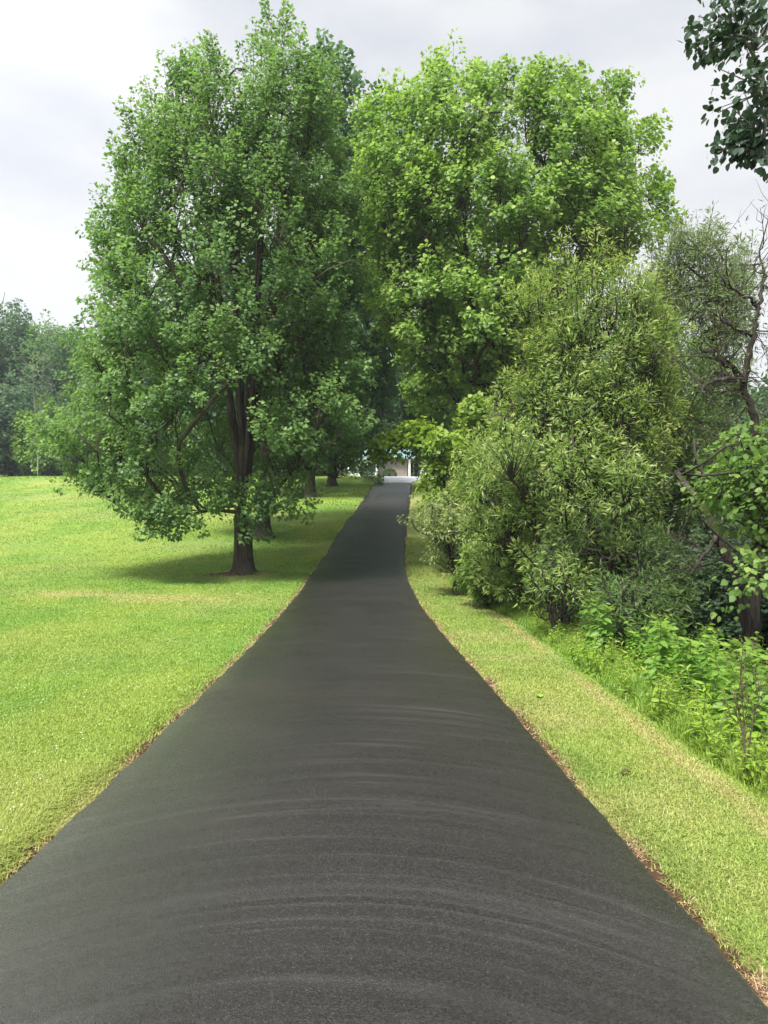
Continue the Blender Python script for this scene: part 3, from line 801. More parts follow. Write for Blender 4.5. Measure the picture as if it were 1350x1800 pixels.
make_tree('olive_shrub', 'loose shrub with small silvery leaves reaching out over the drive edge', 'shrub', b,
    pix_prof([(850, 790, 830), (875, 750, 860), (905, 725, 880), (930, 722, 890), (960, 735, 890), (990, 750, 885), (1012, 770, 880)], b, d),
    seed=43, nb=58, mats=(L_OLIVE, B_DARK), trunk_r=0.07, fork=0.35, stems=6, bough=0.5, n_spray=11, n_leaf=34, leaf=0.085, kind='ellip', spray_len=0.5, spread=0.3,
    upright=0.35, young=0.5, gap=0.85, flare=1.2,
    extra=[rel(722, 905, 19, b, 0.22), rel(735, 925, 19, b, 0.3), rel(760, 885, 19, b, 0.3)])
d = 17.0; b = gb(P(880, 1030, d)[0], d)
make_tree('leafy_shrub', 'rounded green shrub at the foot of the willow near the drive edge', 'shrub', b,
    pix_prof([(930, 850, 900), (960, 810, 930), (1000, 790, 960), (1035, 800, 960), (1055, 830, 940)], b, d),
    seed=44, nb=36, mats=(L_WILLOW, B_DARK), trunk_r=0.06, fork=0.35, stems=5, bough=0.45, n_spray=12, n_leaf=34, leaf=0.11, kind='ellip', spray_len=0.45, spread=0.3,
    upright=0.35, young=0.35, flare=1.2)
d = 12.0; b = gb(P(975, 1080, d)[0], d)
make_tree('leafy_shrub', 'small bright shrub with dry stems at the mouth of the dark thicket', 'shrub', b,
    pix_prof([(955, 930, 980), (990, 900, 1040), (1030, 895, 1060), (1060, 905, 1060), (1085, 915, 1050)], b, d),
    seed=45, nb=26, mats=(L_WILLOW, B_DARK), trunk_r=0.035, fork=0.2, stems=8, bough=0.34, n_spray=10, n_leaf=26, leaf=0.10, kind='lance', spray_len=0.5, spread=0.28,
    upright=0.6, young=0.55, flare=1.2, gap=0.8, hollow=0.05,
    extra=[rel(925, 965, 11.6, b, 0.2), rel(1000, 1000, 11.4, b, 0.25)])
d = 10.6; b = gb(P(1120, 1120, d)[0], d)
make_tree('leafy_shrub', 'drooping shrub with leaf colour darkened as shade just behind the tall ditch weeds', 'shrub', b,
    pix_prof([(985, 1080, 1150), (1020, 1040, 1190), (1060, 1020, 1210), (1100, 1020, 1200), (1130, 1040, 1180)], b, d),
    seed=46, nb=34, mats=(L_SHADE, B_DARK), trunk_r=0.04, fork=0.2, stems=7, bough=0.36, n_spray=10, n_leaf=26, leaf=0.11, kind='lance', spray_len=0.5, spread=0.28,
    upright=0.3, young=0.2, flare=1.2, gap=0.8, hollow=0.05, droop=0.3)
# grey willow behind, thin against the sky
d = 18.0; b = gb(P(1205, 1000, d)[0], d)
make_tree('willow_tree', 'sparse grey leaved willow rising behind the pale willow bush against the sky', 'tree', b,
    pix_prof([(405, 1170, 1250), (430, 1140, 1300), (480, 1110, 1340), (540, 1110, 1330), (600, 1100, 1330), (680, 1100, 1320), (760, 1110, 1300), (840, 1130, 1290), (930, 1150, 1270)], b, d),
    seed=51, nb=165, mats=(L_GREYW, B_DARK), trunk_r=0.15, fork=0.8, stems=6, bough=0.62, n_spray=11, n_leaf=34, wands=140, wand_len=0.9, leaf=0.15, kind='lance', spray_len=0.65, spread=0.32, twig=False,
    upright=0.8, young=0.2, hollow=0.1, droop=0.05, gap=0.8, flare=1.2, bare=6)

# dark crooked tree at the right with bare twigs
def crooked():
    rg = np.random.default_rng(61)
    d = 12.0; base = gb(P(1318, 1150, d)[0], d)
    root = empty('bare_tree', base, 'crooked dark tree with mostly bare twigs at the right of the willows', 'tree')
    A = lambda px, py, dd=d: P(px, py, dd) - base
    tt = Tubes(); tb = Tubes()
    def limb(pts, r0, r1, sides=8):
        p = np.array(pts); n = 6 * (len(p) - 1) + 1
        ts = np.linspace(0, len(p) - 1, n)
        # smooth polyline
        q = np.stack([np.interp(ts, range(len(p)), p[:, k]) for k in range(3)], 1)
        for _ in range(3): q[1:-1] = (q[:-2] + 2 * q[1:-1] + q[2:]) / 4
        q[1:-1] += rg.normal(0, 0.018, (n - 2, 3))
        rr = np.linspace(r0, r1, n)
        (tt if r0 > 0.045 else tb).add(q, rr, sides if r0 > 0.045 else 5, 0.08, rg)
        return q
    t1 = limb([(0, 0, -0.4), A(1315, 1100), A(1295, 1020), A(1262, 940), A(1225, 880), A(1190, 830, 12.6)], 0.12, 0.045)
    t2 = limb([(0.25, 0.3, -0.4), A(1330, 1000, 12.4), A(1345, 860, 12.5), A(1328, 745, 12.5), A(1308, 670, 12.4), A(1322, 600, 12.4), A(1332, 545, 12.4)], 0.10, 0.035)
    limbs = [t1, t2]
    limbs.append(limb([A(1308, 668, 12.4), A(1280, 640, 12.2), A(1230, 610, 12.2)], 0.055, 0.03))
    limbs.append(limb([A(1322, 588, 12.4), A(1290, 575, 12.4), A(1245, 550, 12.6)], 0.05, 0.022))
    limbs.append(limb([A(1335, 545, 12.4), A(1318, 525, 12.4), A(1290, 510, 12.2), A(1270, 490, 12)], 0.04, 0.012))
    limbs.append(limb([A(1332, 545, 12.4), A(1345, 490, 12.5), A(1335, 440, 12.6)], 0.04, 0.01))
    limbs.append(limb([A(1308, 668, 12.4), A(1260, 665, 12.0), A(1225, 690, 11.8)], 0.05, 0.015))
    limbs.append(limb([A(1262, 940), A(1240, 970, 11.6), A(1215, 1010, 11.3)], 0.045, 0.02))
    limbs.append(limb([A(1295, 1020), A(1330, 960, 11.5), A(1360, 900, 11.2)], 0.06, 0.03))
    limbs.append(limb([A(1345, 860, 12.5), A(1390, 780, 12.2), A(1420, 690, 12.2)], 0.06, 0.02))
    for q in limbs:
        for k in range(9):
            o = q[rg.integers(len(q) // 3, len(q))]
            dv = norm(rg.normal(0, 1, 3) + np.array([-0.2, 0, 0.35])); L = rg.uniform(0.4, 1.5)
            e = o + dv * L
            pth = bez(o, o + dv * L * 0.5 + rg.normal(0, 0.15, 3), e, 6)
            tb.add(pth, np.linspace(0.013, 0.003, 6), 4)
            for kk in range(4):
                o2 = pth[rg.integers(1, 5)]; e2 = o2 + norm(dv + rg.normal(0, 0.8, 3)) * rg.uniform(0.2, 0.6)
                tb.add(np.array([o2, (o2 + e2) / 2 + rg.normal(0, 0.03, 3), e2]), [0.006, 0.004, 0.002], 3)
    # leaves left on the outer twigs
    pts = np.concatenate([l[len(l) // 2:] for l in limbs]); m = 260
    c = pts[rg.integers(0, len(pts), m)] + rg.normal(0, 0.40, (m, 3))
    ax = norm(rg.normal(0, 1, (m, 3)) + np.array([0, 0, 0.5]))
    pos, dd_, nm, sz, t = spray_leaves(rg, c, ax, rg.uniform(0.3, 0.6, m), 10, 0.3, 0.10, 'lance', ax, droop=0.1)
    lv = np.stack([rg.random(len(pos)), rg.random(len(pos)), np.zeros(len(pos))], 1)
    tt.build('trunk', B_DARK, root)
    leaves_mesh('crown', 'lance', pos, dd_, nm, sz, lv, L_GREYW, root, tb, B_DARK)
crooked()

# broad leaved vine covered sapling at the right edge
d = 9.5; b = gb(P(1430, 1100, d)[0], d + 0.3)
make_tree('vine_covered_sapling', 'sapling draped with broad pale vine leaves at the right edge', 'young tree', b,
    pix_prof([(740, 1340, 1500), (770, 1275, 1560), (800, 1250, 1580), (850, 1235, 1600), (900, 1245, 1600), (945, 1290, 1590), (985, 1350, 1560)], b, d),
    seed=71, nb=115, mats=(L_VINE, B_DARK), trunk_r=0.07, fork=0.9, stems=4, bough=0.42, n_spray=9, n_leaf=24, leaf=0.082, kind='maple', spray_len=0.6, spread=0.5,
    upright=0.0, young=0.5, hollow=0.1, droop=0.35, flare=1.2, gsd=0.3, bare=40, gap=0.62, up_w=0.8, plume=-0.35,
    extra=[rel(1330, 990, 8.6, b, 0.28), rel(1300, 960, 8.8, b, 0.25), rel(1225, 905, 8.8, b, 0.16), rel(1335, 1010, 8.4, b, 0.2), rel(1250, 790, 9, b, 0.3), rel(1300, 760, 9, b, 0.3), rel(1195, 820, 9.5, b, 0.25),
           rel(1215, 760, 9.8, b, 0.22)])

# near tree whose branches hang into the top right corner
b = gb(6.9, 6.4)
make_tree('aspen_tree', 'near tree with hanging branches of round dark leaves in the upper right corner', 'tree', b,
    [(5.3, 2.6, 2.0), (5.6, 3.1, 2.7), (6.2, 3.4, 3.0), (7.1, 3.5, 3.0), (7.8, 3.3, 2.9), (8.7, 2.4, 2.2), (9.9, 0.9, 0.9)],
    seed=81, nb=130, mats=(L_NEAR, B_PALE), extra_ok=9, trunk_r=0.15, fork=3.0, stems=4, bough=0.48, n_spray=11, n_leaf=26, leaf=0.062, kind='round', spray_len=0.36, spread=0.5, up_w=0.1,
    upright=0.25, young=0.2, hollow=0.35, droop=0.75, flare=1.3,
    extra=[rel(1335, 70, 6.4, b, 0.10), rel(1300, 60, 6.4, b, 0.03), rel(1345, 160, 6.4, b, 0.10), rel(1340, 235, 6.4, b, 0.08), rel(1350, 270, 6.4, b, 0.08)])

# ------------------------------------------------------------------ woods
def wood_proto(label, base, seed, prof, nb, leaf, tr, mat, bark=B_GREY, **kw):
    return make_tree('wood_tree', label, 'tree', base, prof, seed, nb, (mat, bark), trunk_r=tr, stems=4, n_spray=10, n_leaf=34, leaf=leaf, twig=False,
                     trunk_sides=8, spray_len=1.5, spread=0.5, young=0.15, **kw)
WG = 'trees of the wood beyond the lawn'
pl = lambda px, d: gb((px - 675) / F * d, d)
w1 = wood_proto('tall dark tree at the far left edge of the wood', pl(12, 103), 101,
    [(3, 3.5, 3.5), (7, 5, 5), (12, 6, 6), (17, 5.6, 5.6), (21, 4, 4), (24.5, 1.5, 1.5), (26, .3, .3)], 105, 0.36, 0.35, L_WOOD, group=WG, bough=2.0, fork=5, upright=0.6)
w2 = wood_proto('round topped tree in the wood between the dark tree and the front maple', pl(92, 104), 102,
    [(2.5, 3.5, 3.5), (6, 5.5, 5.5), (11, 6.4, 6.4), (16, 5.6, 5.6), (20, 3.6, 3.6), (22.5, .6, .6)], 95, 0.36, 0.33, L_MAPLE, group=WG, bough=2.1, fork=4, upright=0.5)
w3 = wood_proto('lower bushy tree at the left lawn edge before the wood', pl(20, 84), 103,
    [(0.6, 2.8, 2.8), (2, 4.0, 4.0), (5, 4.5, 4.5), (8, 3.8, 3.8), (10.5, 2.2, 2.2), (12, .3, .3)], 75, 0.33, 0.2, L_WOOD, group=WG, bough=1.5, fork=1.2, upright=0.4)
w4 = wood_proto('lighter bushy tree at the lawn edge beside the front maple', pl(88, 82), 104,
    [(0.4, 2.8, 2.8), (2, 3.8, 3.8), (4.5, 4.0, 4.0), (7, 3.2, 3.2), (9.6, .4, .4)], 66, 0.31, 0.2, L_MAPLE2, group=WG, bough=1.4, fork=1.0, upright=0.4)
wl = [(w1, -70, 92, 0.98, 'half cut tall tree at the left frame edge in the wood'),
      (w1, 150, 112, 0.92, 'tall wood tree showing beside the lower left of the front maple'),
      (w2, 52, 116, 1.02, 'wood tree behind the pale bare trunks'),
      (w3, -45, 80, 0.9, 'bushy lawn edge tree cut by the left frame edge'),
      (w2, 20, 124, 1.05, 'rounded wood tree filling the back of the left wood'),
      (w2, 70, 110, 0.85, 'rounded wood tree just right of the tall dark wood tree'),
      (w3, 48, 96, 1.2, 'tall bush between the dark wood tree and the pale trunks'),
      (w3, -5, 86, 0.62, 'low bush at the lawn edge under the tall dark wood tree'),
      (w4, 45, 85, 0.6, 'small light bush at the lawn edge before the pale trunks'),
      (w3, 75, 90, 0.8, 'dark bush at the foot of the pale bare trunks'),
      (w3, 118, 87, 0.75, 'dark bush on the lawn edge just left of the front maple crown'),
      (w1, 40, 120, 1.0, 'tall dark wood tree standing behind the pale bare trunks'),
      (w1, 105, 118, 0.95, 'tall wood tree between the round topped tree and the front maple'),
      (w3, 150, 88, 0.85, 'bushy lawn edge tree behind the low left boughs of the front maple')]
for (src, px, d, s, lab) in wl:
    copy_tree(src, pl(px, d), rng.uniform(0, 6), s, lab, WG)
BEH = 'trees of the wood behind the maples'
k = 0
for (px, d, s, src) in [(215, 100, 0.9, w2), (280, 92, 0.85, w1), (345, 104, 0.95, w2), (400, 96, 0.8, w1), (470, 108, 0.9, w2), (535, 100, 0.9, w1), (600, 112, 0.95, w2), (655, 104, 0.8, w1),
                        (250, 84, 0.8, w3), (330, 86, 0.85, w4), (420, 84, 0.8, w3), (505, 90, 0.85, w4), (575, 94, 0.8, w3), (215, 86, 0.75, w3), (290, 88, 0.8, w4), (375, 90, 0.8, w3), (460, 88, 0.75, w4), (545, 86, 0.7, w3)]:
    copy_tree(src, pl(px, d), rng.uniform(0, 6), s * rng.uniform(0.94, 1.06), 'wood tree filling the gaps low behind the row of left maples', BEH)
BEH2 = 'trees of the wood behind the house'
for (px, d, s, src) in [(660, 118, 0.9, w2), (745, 112, 0.9, w1), (820, 106, 0.85, w2), (900, 96, 0.85, w1)]:
    copy_tree(src, pl(px, d), rng.uniform(0, 6), s, 'dark wood tree rising behind the house roof', BEH2)
BEH3 = 'trees of the wood behind the right thicket'
for (px, d, s, src) in [(770, 58, 0.62, w1), (860, 52, 0.72, w4), (950, 46, 0.75, w4), (930, 66, 0.6, w2), (1030, 60, 0.55, w1), (1120, 52, 0.65, w3), (1190, 40, 0.55, w4), (1260, 46, 0.75, w3), (1340, 34, 0.62, w3),
                        (1420, 38, 0.85, w3), (1330, 52, 0.8, w4)]:
    copy_tree(src, pl(px, d), rng.uniform(0, 6), s, 'green wood tree glimpsed behind the right hand thicket', BEH3)
# shade tolerant undergrowth below the thicket
for (px, d, s) in [(1130, 15.5, 0.2), (1230, 14.5, 0.2), (1330, 15, 0.22), (1420, 13, 0.22), (1290, 18.5, 0.28), (1160, 19, 0.28), (1010, 20, 0.3), (900, 23, 0.3), (1380, 20, 0.34), (1480, 16, 0.3)]:
    copy_tree(w3, pl(px, d), rng.uniform(0, 6), (s * 1.5, s * 1.5, s), 'dark bush in the shade at the bottom of the right hand thicket', 'shaded bushes under the right hand thicket')

# pale slender trunks in the wood
def pale_trunks():
    for i, (px, d, h, lean, lab) in enumerate([(66, 79, 12.5, -0.25, 'pale slender bare trunk, leftmost of the thin ones in the wood'), (72, 80, 13.5, 0.5, 'thin pale trunk leaning away to the right in the wood'),
                                          (78, 81, 12.0, 0.7, 'pale thin trunk, right one of the bare group in the wood')]):
        rg = np.random.default_rng(200 + i)
        b = pl(px, d)
        root = empty('bare_trunk_tree', b, lab, 'tree', 'pale bare trunks in the wood')
        tt = Tubes()
        z = np.linspace(-0.2, h, 14)
        pth = np.stack([lean * (z / h) ** 1.4 + 0.12 * np.sin(z * 0.5 + i), 0.1 * np.sin(z * 0.4), z], 1)
        tt.add(pth, np.linspace(0.10, 0.025, 14), 8)
        tb = Tubes(); tips = []
        for k in range(12):
            o = pth[rg.integers(8, 14)]; dv = norm(np.array([rg.normal(), rg.normal(), 1.3])); L = rg.uniform(1.0, 2.4)
            e = o + dv * L; tb.add(bez(o, o + dv * L * 0.5, e, 5), np.linspace(0.04, 0.012, 5), 4); tips.append(e)
        tips = np.array(tips)
        pos, dd, nm, sz, t = spray_leaves(rg, tips, norm(tips - pth[8]), np.full(len(tips), 1.3), 26, 0.5, 0.26, 'maple', norm(tips - pth[8]))
        lv = np.stack([rg.random(len(pos)), rg.random(len(pos)), np.zeros(len(pos))], 1)
        tt.build('trunk', B_PALE, root)
        leaves_mesh('crown', 'maple', pos, dd, nm, sz, lv, L_WOOD, root, tb, B_PALE)
pale_trunks()

# ------------------------------------------------------------------ house at the top of the drive
def house():
    d = 88.0
    gz = float(ground(2.0, d)) 
    root = empty('house', (2.0, d, gz), 'low taupe house with teal metal roof and white porch post at the drive top', 'house')
    X = lambda px: (px - 675) / F * d - 2.0
    M_TAUPE = plain_mat('taupe_siding', (0.27, 0.245, 0.21), 0.75, 0.05, 2)
    M_GREY = plain_mat('grey_siding', (0.42, 0.40, 0.38), 0.75, 0.05, 2)
    M_WHITE = plain_mat('white_trim', (0.80, 0.80, 0.78), 0.5, 0.03, 2)
    M_GLASS = plain_mat('dark_glass', (0.02, 0.025, 0.03), 0.1, 0.1, 1, 0.6)
    M_ROOF = plain_mat('teal_metal_roof', (0.16, 0.25, 0.25), 0.4, 0.08, 1.2, 0.5)
    M_DOOR = plain_mat('taupe_door', (0.27, 0.225, 0.19), 0.6, 0.05, 2)
    w = MB()                                     # front wall with lap siding, left wing
    xa, xb = X(686), X(716)
    w.box(xa - 9, xa, 0, 7, -0.4, 2.45)
    w.box(xa, xb, 0.002, 7, -0.4, 2.45)
    for k in range(12): w.box(xa - 9, xa - 0.003, -0.02, 0, 0.05 + k * 0.2, 0.05 + k * 0.2 + 0.17)
    w.build('wall', M_TAUPE, root)
    g = MB()                                     # panelled garage door in the taupe part
    g.box(xa + 0.12, xb - 0.35, -0.05, -0.002, 0, 2.2)
    for r_ in range(4):
        for c in range(3):
            ww = (xb - xa - 0.6) / 3
            g.box(xa + 0.2 + c * ww, xa + 0.2 + (c + 0.82) * ww, -0.075, -0.05, 0.1 + r_ * 0.53, 0.1 + r_ * 0.53 + 0.4)
    g.build('garage_door', M_DOOR, root)
    w2_ = MB()
    w2_.box(xb, X(850), 1.9, 7, -0.4, 2.45)
    for k in range(12): w2_.box(xb + 0.01, X(850), 1.88, 1.9, 0.05 + k * 0.2, 0.05 + k * 0.2 + 0.17)
    w2_.build('porch_wall', M_GREY, root)
    for (pa, pb) in ((722.5, 727.0), (728.5, 737)):
        fr = MB(); x0, x1 = X(pa), X(pb)
        fr.box(x0 - 0.06, x0, 1.80, 1.88, 0.75, 2.05); fr.box(x1, x1 + 0.06, 1.80, 1.88, 0.75, 2.05)
        fr.box(x0, x1, 1.80, 1.88, 0.72, 0.80); fr.box(x0, x1, 1.80, 1.88, 1.98, 2.05)
        f = fr.build('window', M_WHITE, root)
        MB().box(x0, x1, 1.84, 1.878, 0.80, 1.98).build('pane', M_GLASS, f)
    for px in (719.5, 752, 785):
        p = MB(); x = X(px)
        p.box(x - 0.11, x + 0.11, -0.42, -0.20, -0.3, 2.36); p.box(x - 0.16, x + 0.16, -0.47, -0.15, -0.3, 0.12); p.box(x - 0.15, x + 0.15, -0.46, -0.16, 2.2, 2.36)
        p.build('porch_post', M_WHITE, root)
    rl = MB()
    for (a, c) in ((739, 751), (753, 784)):
        x0, x1 = X(a), X(c)
        rl.box(x0, x1, -0.36, -0.28, 0.92, 1.0); rl.box(x0, x1, -0.36, -0.28, 0.2, 0.28)
        n = int((x1 - x0) / 0.11)
        for k in range(n): rl.box(x0 + k * 0.11, x0 + k * 0.11 + 0.055, -0.345, -0.295, 0.28, 0.92)
    rl.build('railing', M_WHITE, root)
    fa = MB().box(xa - 9.6, X(860), -0.75, -0.66, 2.36, 2.52); fa.build('fascia', M_WHITE, root)
    rf = MB()
    x0, x1 = xa - 9.7, X(862)
    y0, y1, ym = -0.85, 7.6, 3.4
    e0, e1 = 2.525, 4.1
    rf.poly([(x0, y0, e0), (x1, y0, e0), (x1 - 3, ym, e1), (x0 + 3, ym, e1), (x0, y1, e0), (x1, y1, e0), (x0, y0, e0 - .06), (x1, y0, e0 - .06), (x1, y1, e0 - .06), (x0, y1, e0 - .06)],
            [(0, 1, 2, 3), (1, 5, 2), (5, 4, 3, 2), (4, 0, 3), (0, 6, 7, 1), (1, 7, 8, 5), (5, 8, 9, 4), (4, 9, 6, 0), (6, 9, 8, 7)])
    for k in range(int((x1 - x0 - 6) / 0.5)):   # standing seams
        x = x0 + 3 + k * 0.5
        for (ya, za, yb, zb) in ((y0, e0, ym, e1),):
            n = len(rf.v)
            rf.v += [(x, ya, za), (x + 0.04, ya, za), (x + 0.04, yb, zb), (x, yb, zb), (x, ya, za + 0.05), (x + 0.04, ya, za + 0.05), (x + 0.04, yb, zb + 0.05), (x, yb, zb + 0.05)]
            rf.f += [(n + 4, n + 5, n + 6, n + 7), (n, n + 1, n + 5, n + 4), (n + 1, n + 2, n + 6, n + 5), (n + 3, n, n + 4, n + 7)]
    rf.build('roof', M_ROOF, root)
    # white side wing seen in fragments through the leaves on the left
    ww = MB()
    ww.box(X(612), X(664), -3.2, -0.03, -0.3, 2.2)
    for k in range(10): ww.box(X(612) + 0.02, X(664) - 0.02, -3.22, -3.2, 0.05 + k * 0.21, 0.05 + k * 0.21 + 0.18)
    ww.build('side_wing', M_WHITE, root)
    wr = MB(); a, c = X(610), X(666)
    wr.poly([(a, -3.6, 2.2), (c, -3.6, 2.2), (c, -0.03, 3.0), (a, -0.03, 3.0), (a, -3.6, 2.12), (c, -3.6, 2.12), (c, -0.03, 2.12), (a, -0.03, 2.12)],
            [(0, 1, 2, 3), (4, 5, 1, 0), (5, 6, 2, 1), (7, 4, 0, 3), (4, 7, 6, 5)])
    wr.build('wing_roof', M_ROOF, root)
    for px in (622, 640, 655):
        x = X(px)
        fr = MB(); fr.box(x - 0.5, x + 0.5, -3.26, -3.222, 0.7, 1.8); f = fr.build('window', M_WHITE, root)
        MB().box(x - 0.42, x + 0.42, -3.275, -3.262, 0.78, 1.72).build('pane', M_GLASS, f)
house()

# clipped evergreen by the garage
def clipped(px, d, w, h, lab, seed):
    rg = np.random.default_rng(seed)
    b = gb((px - 675) / F * d, d)
    root = empty('clipped_shrub', b, lab, 'shrub')
    tt = Tubes(); 
    for k in range(5): tt.add(bez(np.array([0, 0, -0.1]), np.array([rg.normal(0, .1), rg.normal(0, .1), h * .3]), np.array([rg.normal(0, w * .25), rg.normal(0, w * .25), h * 0.7]), 5), np.linspace(0.04, 0.015, 5), 5)
    tt.build('stems', B_DARK, root)
    n = 3200
    v = rg.normal(0, 1, (n, 3)); v[:, 2] = np.abs(v[:, 2])
    v = v / (np.abs(v) ** 3.2).sum(1, keepdims=True) ** (1 / 3.2)
    pos = v * np.array([w / 2, w / 2, h]) * rg.uniform(0.82, 1.02, (n, 1)); pos[:, 2] = np.maximum(pos[:, 2], 0.03)
    lv = np.stack([rg.random(n), rg.random(n), rg.random(n) * 0.3], 1)
    leaves_mesh('crown', 'ellip', pos, v + rg.normal(0, .6, (n, 3)), norm(v + rg.normal(0, .4, (n, 3))), rg.uniform(0.07, 0.13, n), lv, L_HEDGE, root)
clipped(684.5, 79, 1.5, 0.95, 'dark clipped round shrub beside the concrete apron', 5)

# low garden bed plants at the left corner of the drive top
def bedplant(px, d, lab, seed, mat, w, h):
    b = gb((px - 675) / F * d, d)
    make_tree('garden_shrub', lab, 'shrub', b, [(0.1, w * .7, w * .7), (h * .4, w, w), (h * .8, w * .6, w * .6), (h, .1, .1)], seed, 14, (mat, B_DARK), trunk_r=0.03, fork=0.2, stems=3,
              bough=0.35, n_spray=8, n_leaf=20, leaf=0.13, kind='ellip', spray_len=0.35, flare=1.1, twig=False)
bedplant(668, 62.5, 'low green shrub at the left corner where black drive meets concrete', 301, L_MAPLE2, 0.7, 0.9)
bedplant(655, 66, 'dark low shrub on the lawn just left of the concrete apron', 302, L_MAPLE, 0.9, 1.1)
bedplant(622, 74, 'broad leafy shrub half hiding the white side wing windows', 304, L_MAPLE, 1.6, 1.9)
bedplant(640, 70, 'leafy garden shrub in front of the white side wing', 303, L_DEEP, 1.3, 1.5)

# ------------------------------------------------------------------ weeds along the ditch
def weed_proto(seed, h, kind, nl, leaf, mat, stems, spread_, narrow=0.0):
    rg = np.random.default_rng(seed)
    root = empty('ditch_weed', (0, 0, 0), 'x', 'weed')
    tt = Tubes(); P_ = []; D_ = []; Nn = []; S_ = []; LV = []
    for s in range(stems):
        hh = h * rg.uniform(0.7, 1.1); a = rg.random() * 6.28
        off = np.array([math.cos(a), math.sin(a), 0]) * spread_ * rg.random() ** 0.6
        b0 = off * 0.4; e = off * 1.3 + np.array([0, 0, hh])
        pth = bez(b0, b0 + np.array([0, 0, hh * 0.6]), e, 7)
        tt.add(np.concatenate([[b0 - (0, 0, 0.15)], pth]), np.concatenate([[0.008], np.linspace(0.008, 0.003, 7)]), 4)
        nk = nl // stems
        for k in range(nk):
            t = 0.12 + 0.88 * (k + rg.random()) / nk
            i = min(5, int(t * 6)); f = t * 6 - i
            p = pth[i] * (1 - f) + pth[min(6, i + 1)] * f
            an = k * 2.4 + rg.normal(0, .3)
            up = 0.15 + 0.9 * max(0, t - 0.6)
            P_.append(p); D_.append([math.cos(an), math.sin(an), up + rg.normal(-0.22, 0.3)])
            Nn.append(np.array([-math.cos(an) * 0.35, -math.sin(an) * 0.35, 1.0]) + rg.normal(0, .5, 3))
            S_.append(leaf * (1.2 - 0.6 * t) * rg.uniform(.6, 1.35))
            LV.append([rg.random(), rg.random(), max(0, t - 0.75) * 2.2 * rg.random()])
    tt.build('stem', M_STEM, root)
    leaves_mesh('foliage', kind, np.array(P_), np.array(D_, float), norm(np.array(Nn)), np.array(S_), np.array(LV), mat, root)
    return root
M_STEM = plain_mat('green_stem', (0.13, 0.16, 0.05), 0.6, 0.2, 8)
WD = [(1, 0.95, 'ellip', 120, 0.185, L_WEED, 4, 0.22), (2, 0.80, 'ellip', 120, 0.155, L_WEED, 5, 0.22), (3, 0.75, 'lance', 150, 0.15, L_WEED2, 7, 0.20),
      (4, 0.55, 'lance', 120, 0.12, L_WEED2, 8, 0.18), (5, 0.60, 'ellip', 70, 0.11, L_WEED2, 7, 0.20), (6, 1.05, 'lance', 130, 0.17, L_WEED, 5, 0.2)]
WL = ['tall broad leaved dark green weed in the ditch bank', 'broad leaved weed with pale young tips on the ditch bank', 'yellow green weed of narrow leaves along the ditch',
      'low bright yellow green weed at the foot of the bank', 'short bushy yellow green weed by the mown strip', 'tall narrow leaved green weed along the ditch']
WGp = ['tall broad weeds along the ditch', 'pale tipped broad weeds along the ditch', 'narrow yellow weeds along the ditch', 'low yellow weeds along the ditch', 'bushy short weeds along the ditch', 'tall narrow weeds along the ditch']
protos = []; used = [False] * 6
for w in WD: protos.append(weed_proto(*w))
rgw = np.random.default_rng(77)
placed = []
tries = 0
while len(placed) < 380 and tries < 9000:
    tries += 1
    y = 3.7 + 21.0 * rgw.random() ** 1.1
    t = rgw.uniform(0.12, 2.0 + 0.02 * y)
    x = float(xr(y) + strip(y)) + t
    if any((x - a) ** 2 + (y - b_) ** 2 < (0.12 + 0.010 * y) ** 2 for a, b_ in placed): continue
    placed.append((x, y))
    if t < 0.55: k = rgw.choice([3, 4, 3, 4, 2])
    elif y > 10.5: k = rgw.choice([2, 3, 4, 5, 2, 1])
    elif y > 6: k = rgw.choice([0, 0, 1, 1, 5, 2])
    else: k = rgw.choice([1, 2, 2, 4, 1, 5])
    s = rgw.uniform(0.62, 0.96) * (0.72 if t < 0.45 else 1.0)
    loc = gb(x, y); rz = rgw.uniform(0, 6.28)
    if not used[k]:
        used[k] = True; o = protos[k]; o.location = [float(v) for v in loc]; o.rotation_euler = (0, 0, rz); o.scale = (s, s, s)
        o['label'] = WL[k]; o['group'] = WGp[k]
    else:
        copy_tree(protos[k], loc, rz, s, WL[k], WGp[k])

# dead stemmed shrub among the weeds
def dead_shrub():
    rg = np.random.default_rng(91)
    q = P(1312, 1335, 5.0); b = gb(q[0], 5.0)
    root = empty('dead_shrub', b, 'brown dead stemmed shrub standing among the ditch weeds', 'shrub')
    tt = Tubes(); tb = Tubes()
    for k in range(3):
        a = rg.random() * 6.28; e = np.array([math.cos(a) * 0.07, math.sin(a) * 0.07, rg.uniform(0.55, 0.75)])
        pth = bez(np.array([rg.normal(0, .012), rg.normal(0, .012), -0.1]), np.array([0, 0, 0.35]), e, 8); tt.add(pth, np.linspace(0.009, 0.003, 8), 5)
        for j in range(9):
            o = pth[rg.integers(3, 8)]; dv = norm(rg.normal(0, .35, 3) + np.array([0, 0, 1.0])); L = rg.uniform(0.10, 0.26)
            tt.add(bez(o, o + dv * L * .5 + rg.normal(0, .015, 3), o + dv * L, 4), np.linspace(0.003, 0.0012, 4), 3)
            for m in range(3):
                o2 = o + dv * L * rg.uniform(.4, 1); dv2 = norm(dv + rg.normal(0, .5, 3))
                tt.add(np.array([o2, o2 + dv2 * 0.04, o2 + dv2 * 0.09]), [0.0022, 0.0017, 0.001], 3)
    M_D = plain_mat('dead_wood', (0.095, 0.068, 0.045), 0.9, 0.2, 20)
    M_D2 = plain_mat('dead_twig', (0.30, 0.24, 0.14), 0.9, 0.2, 20)
    tt.build('stem', M_D, root)
dead_shrub()

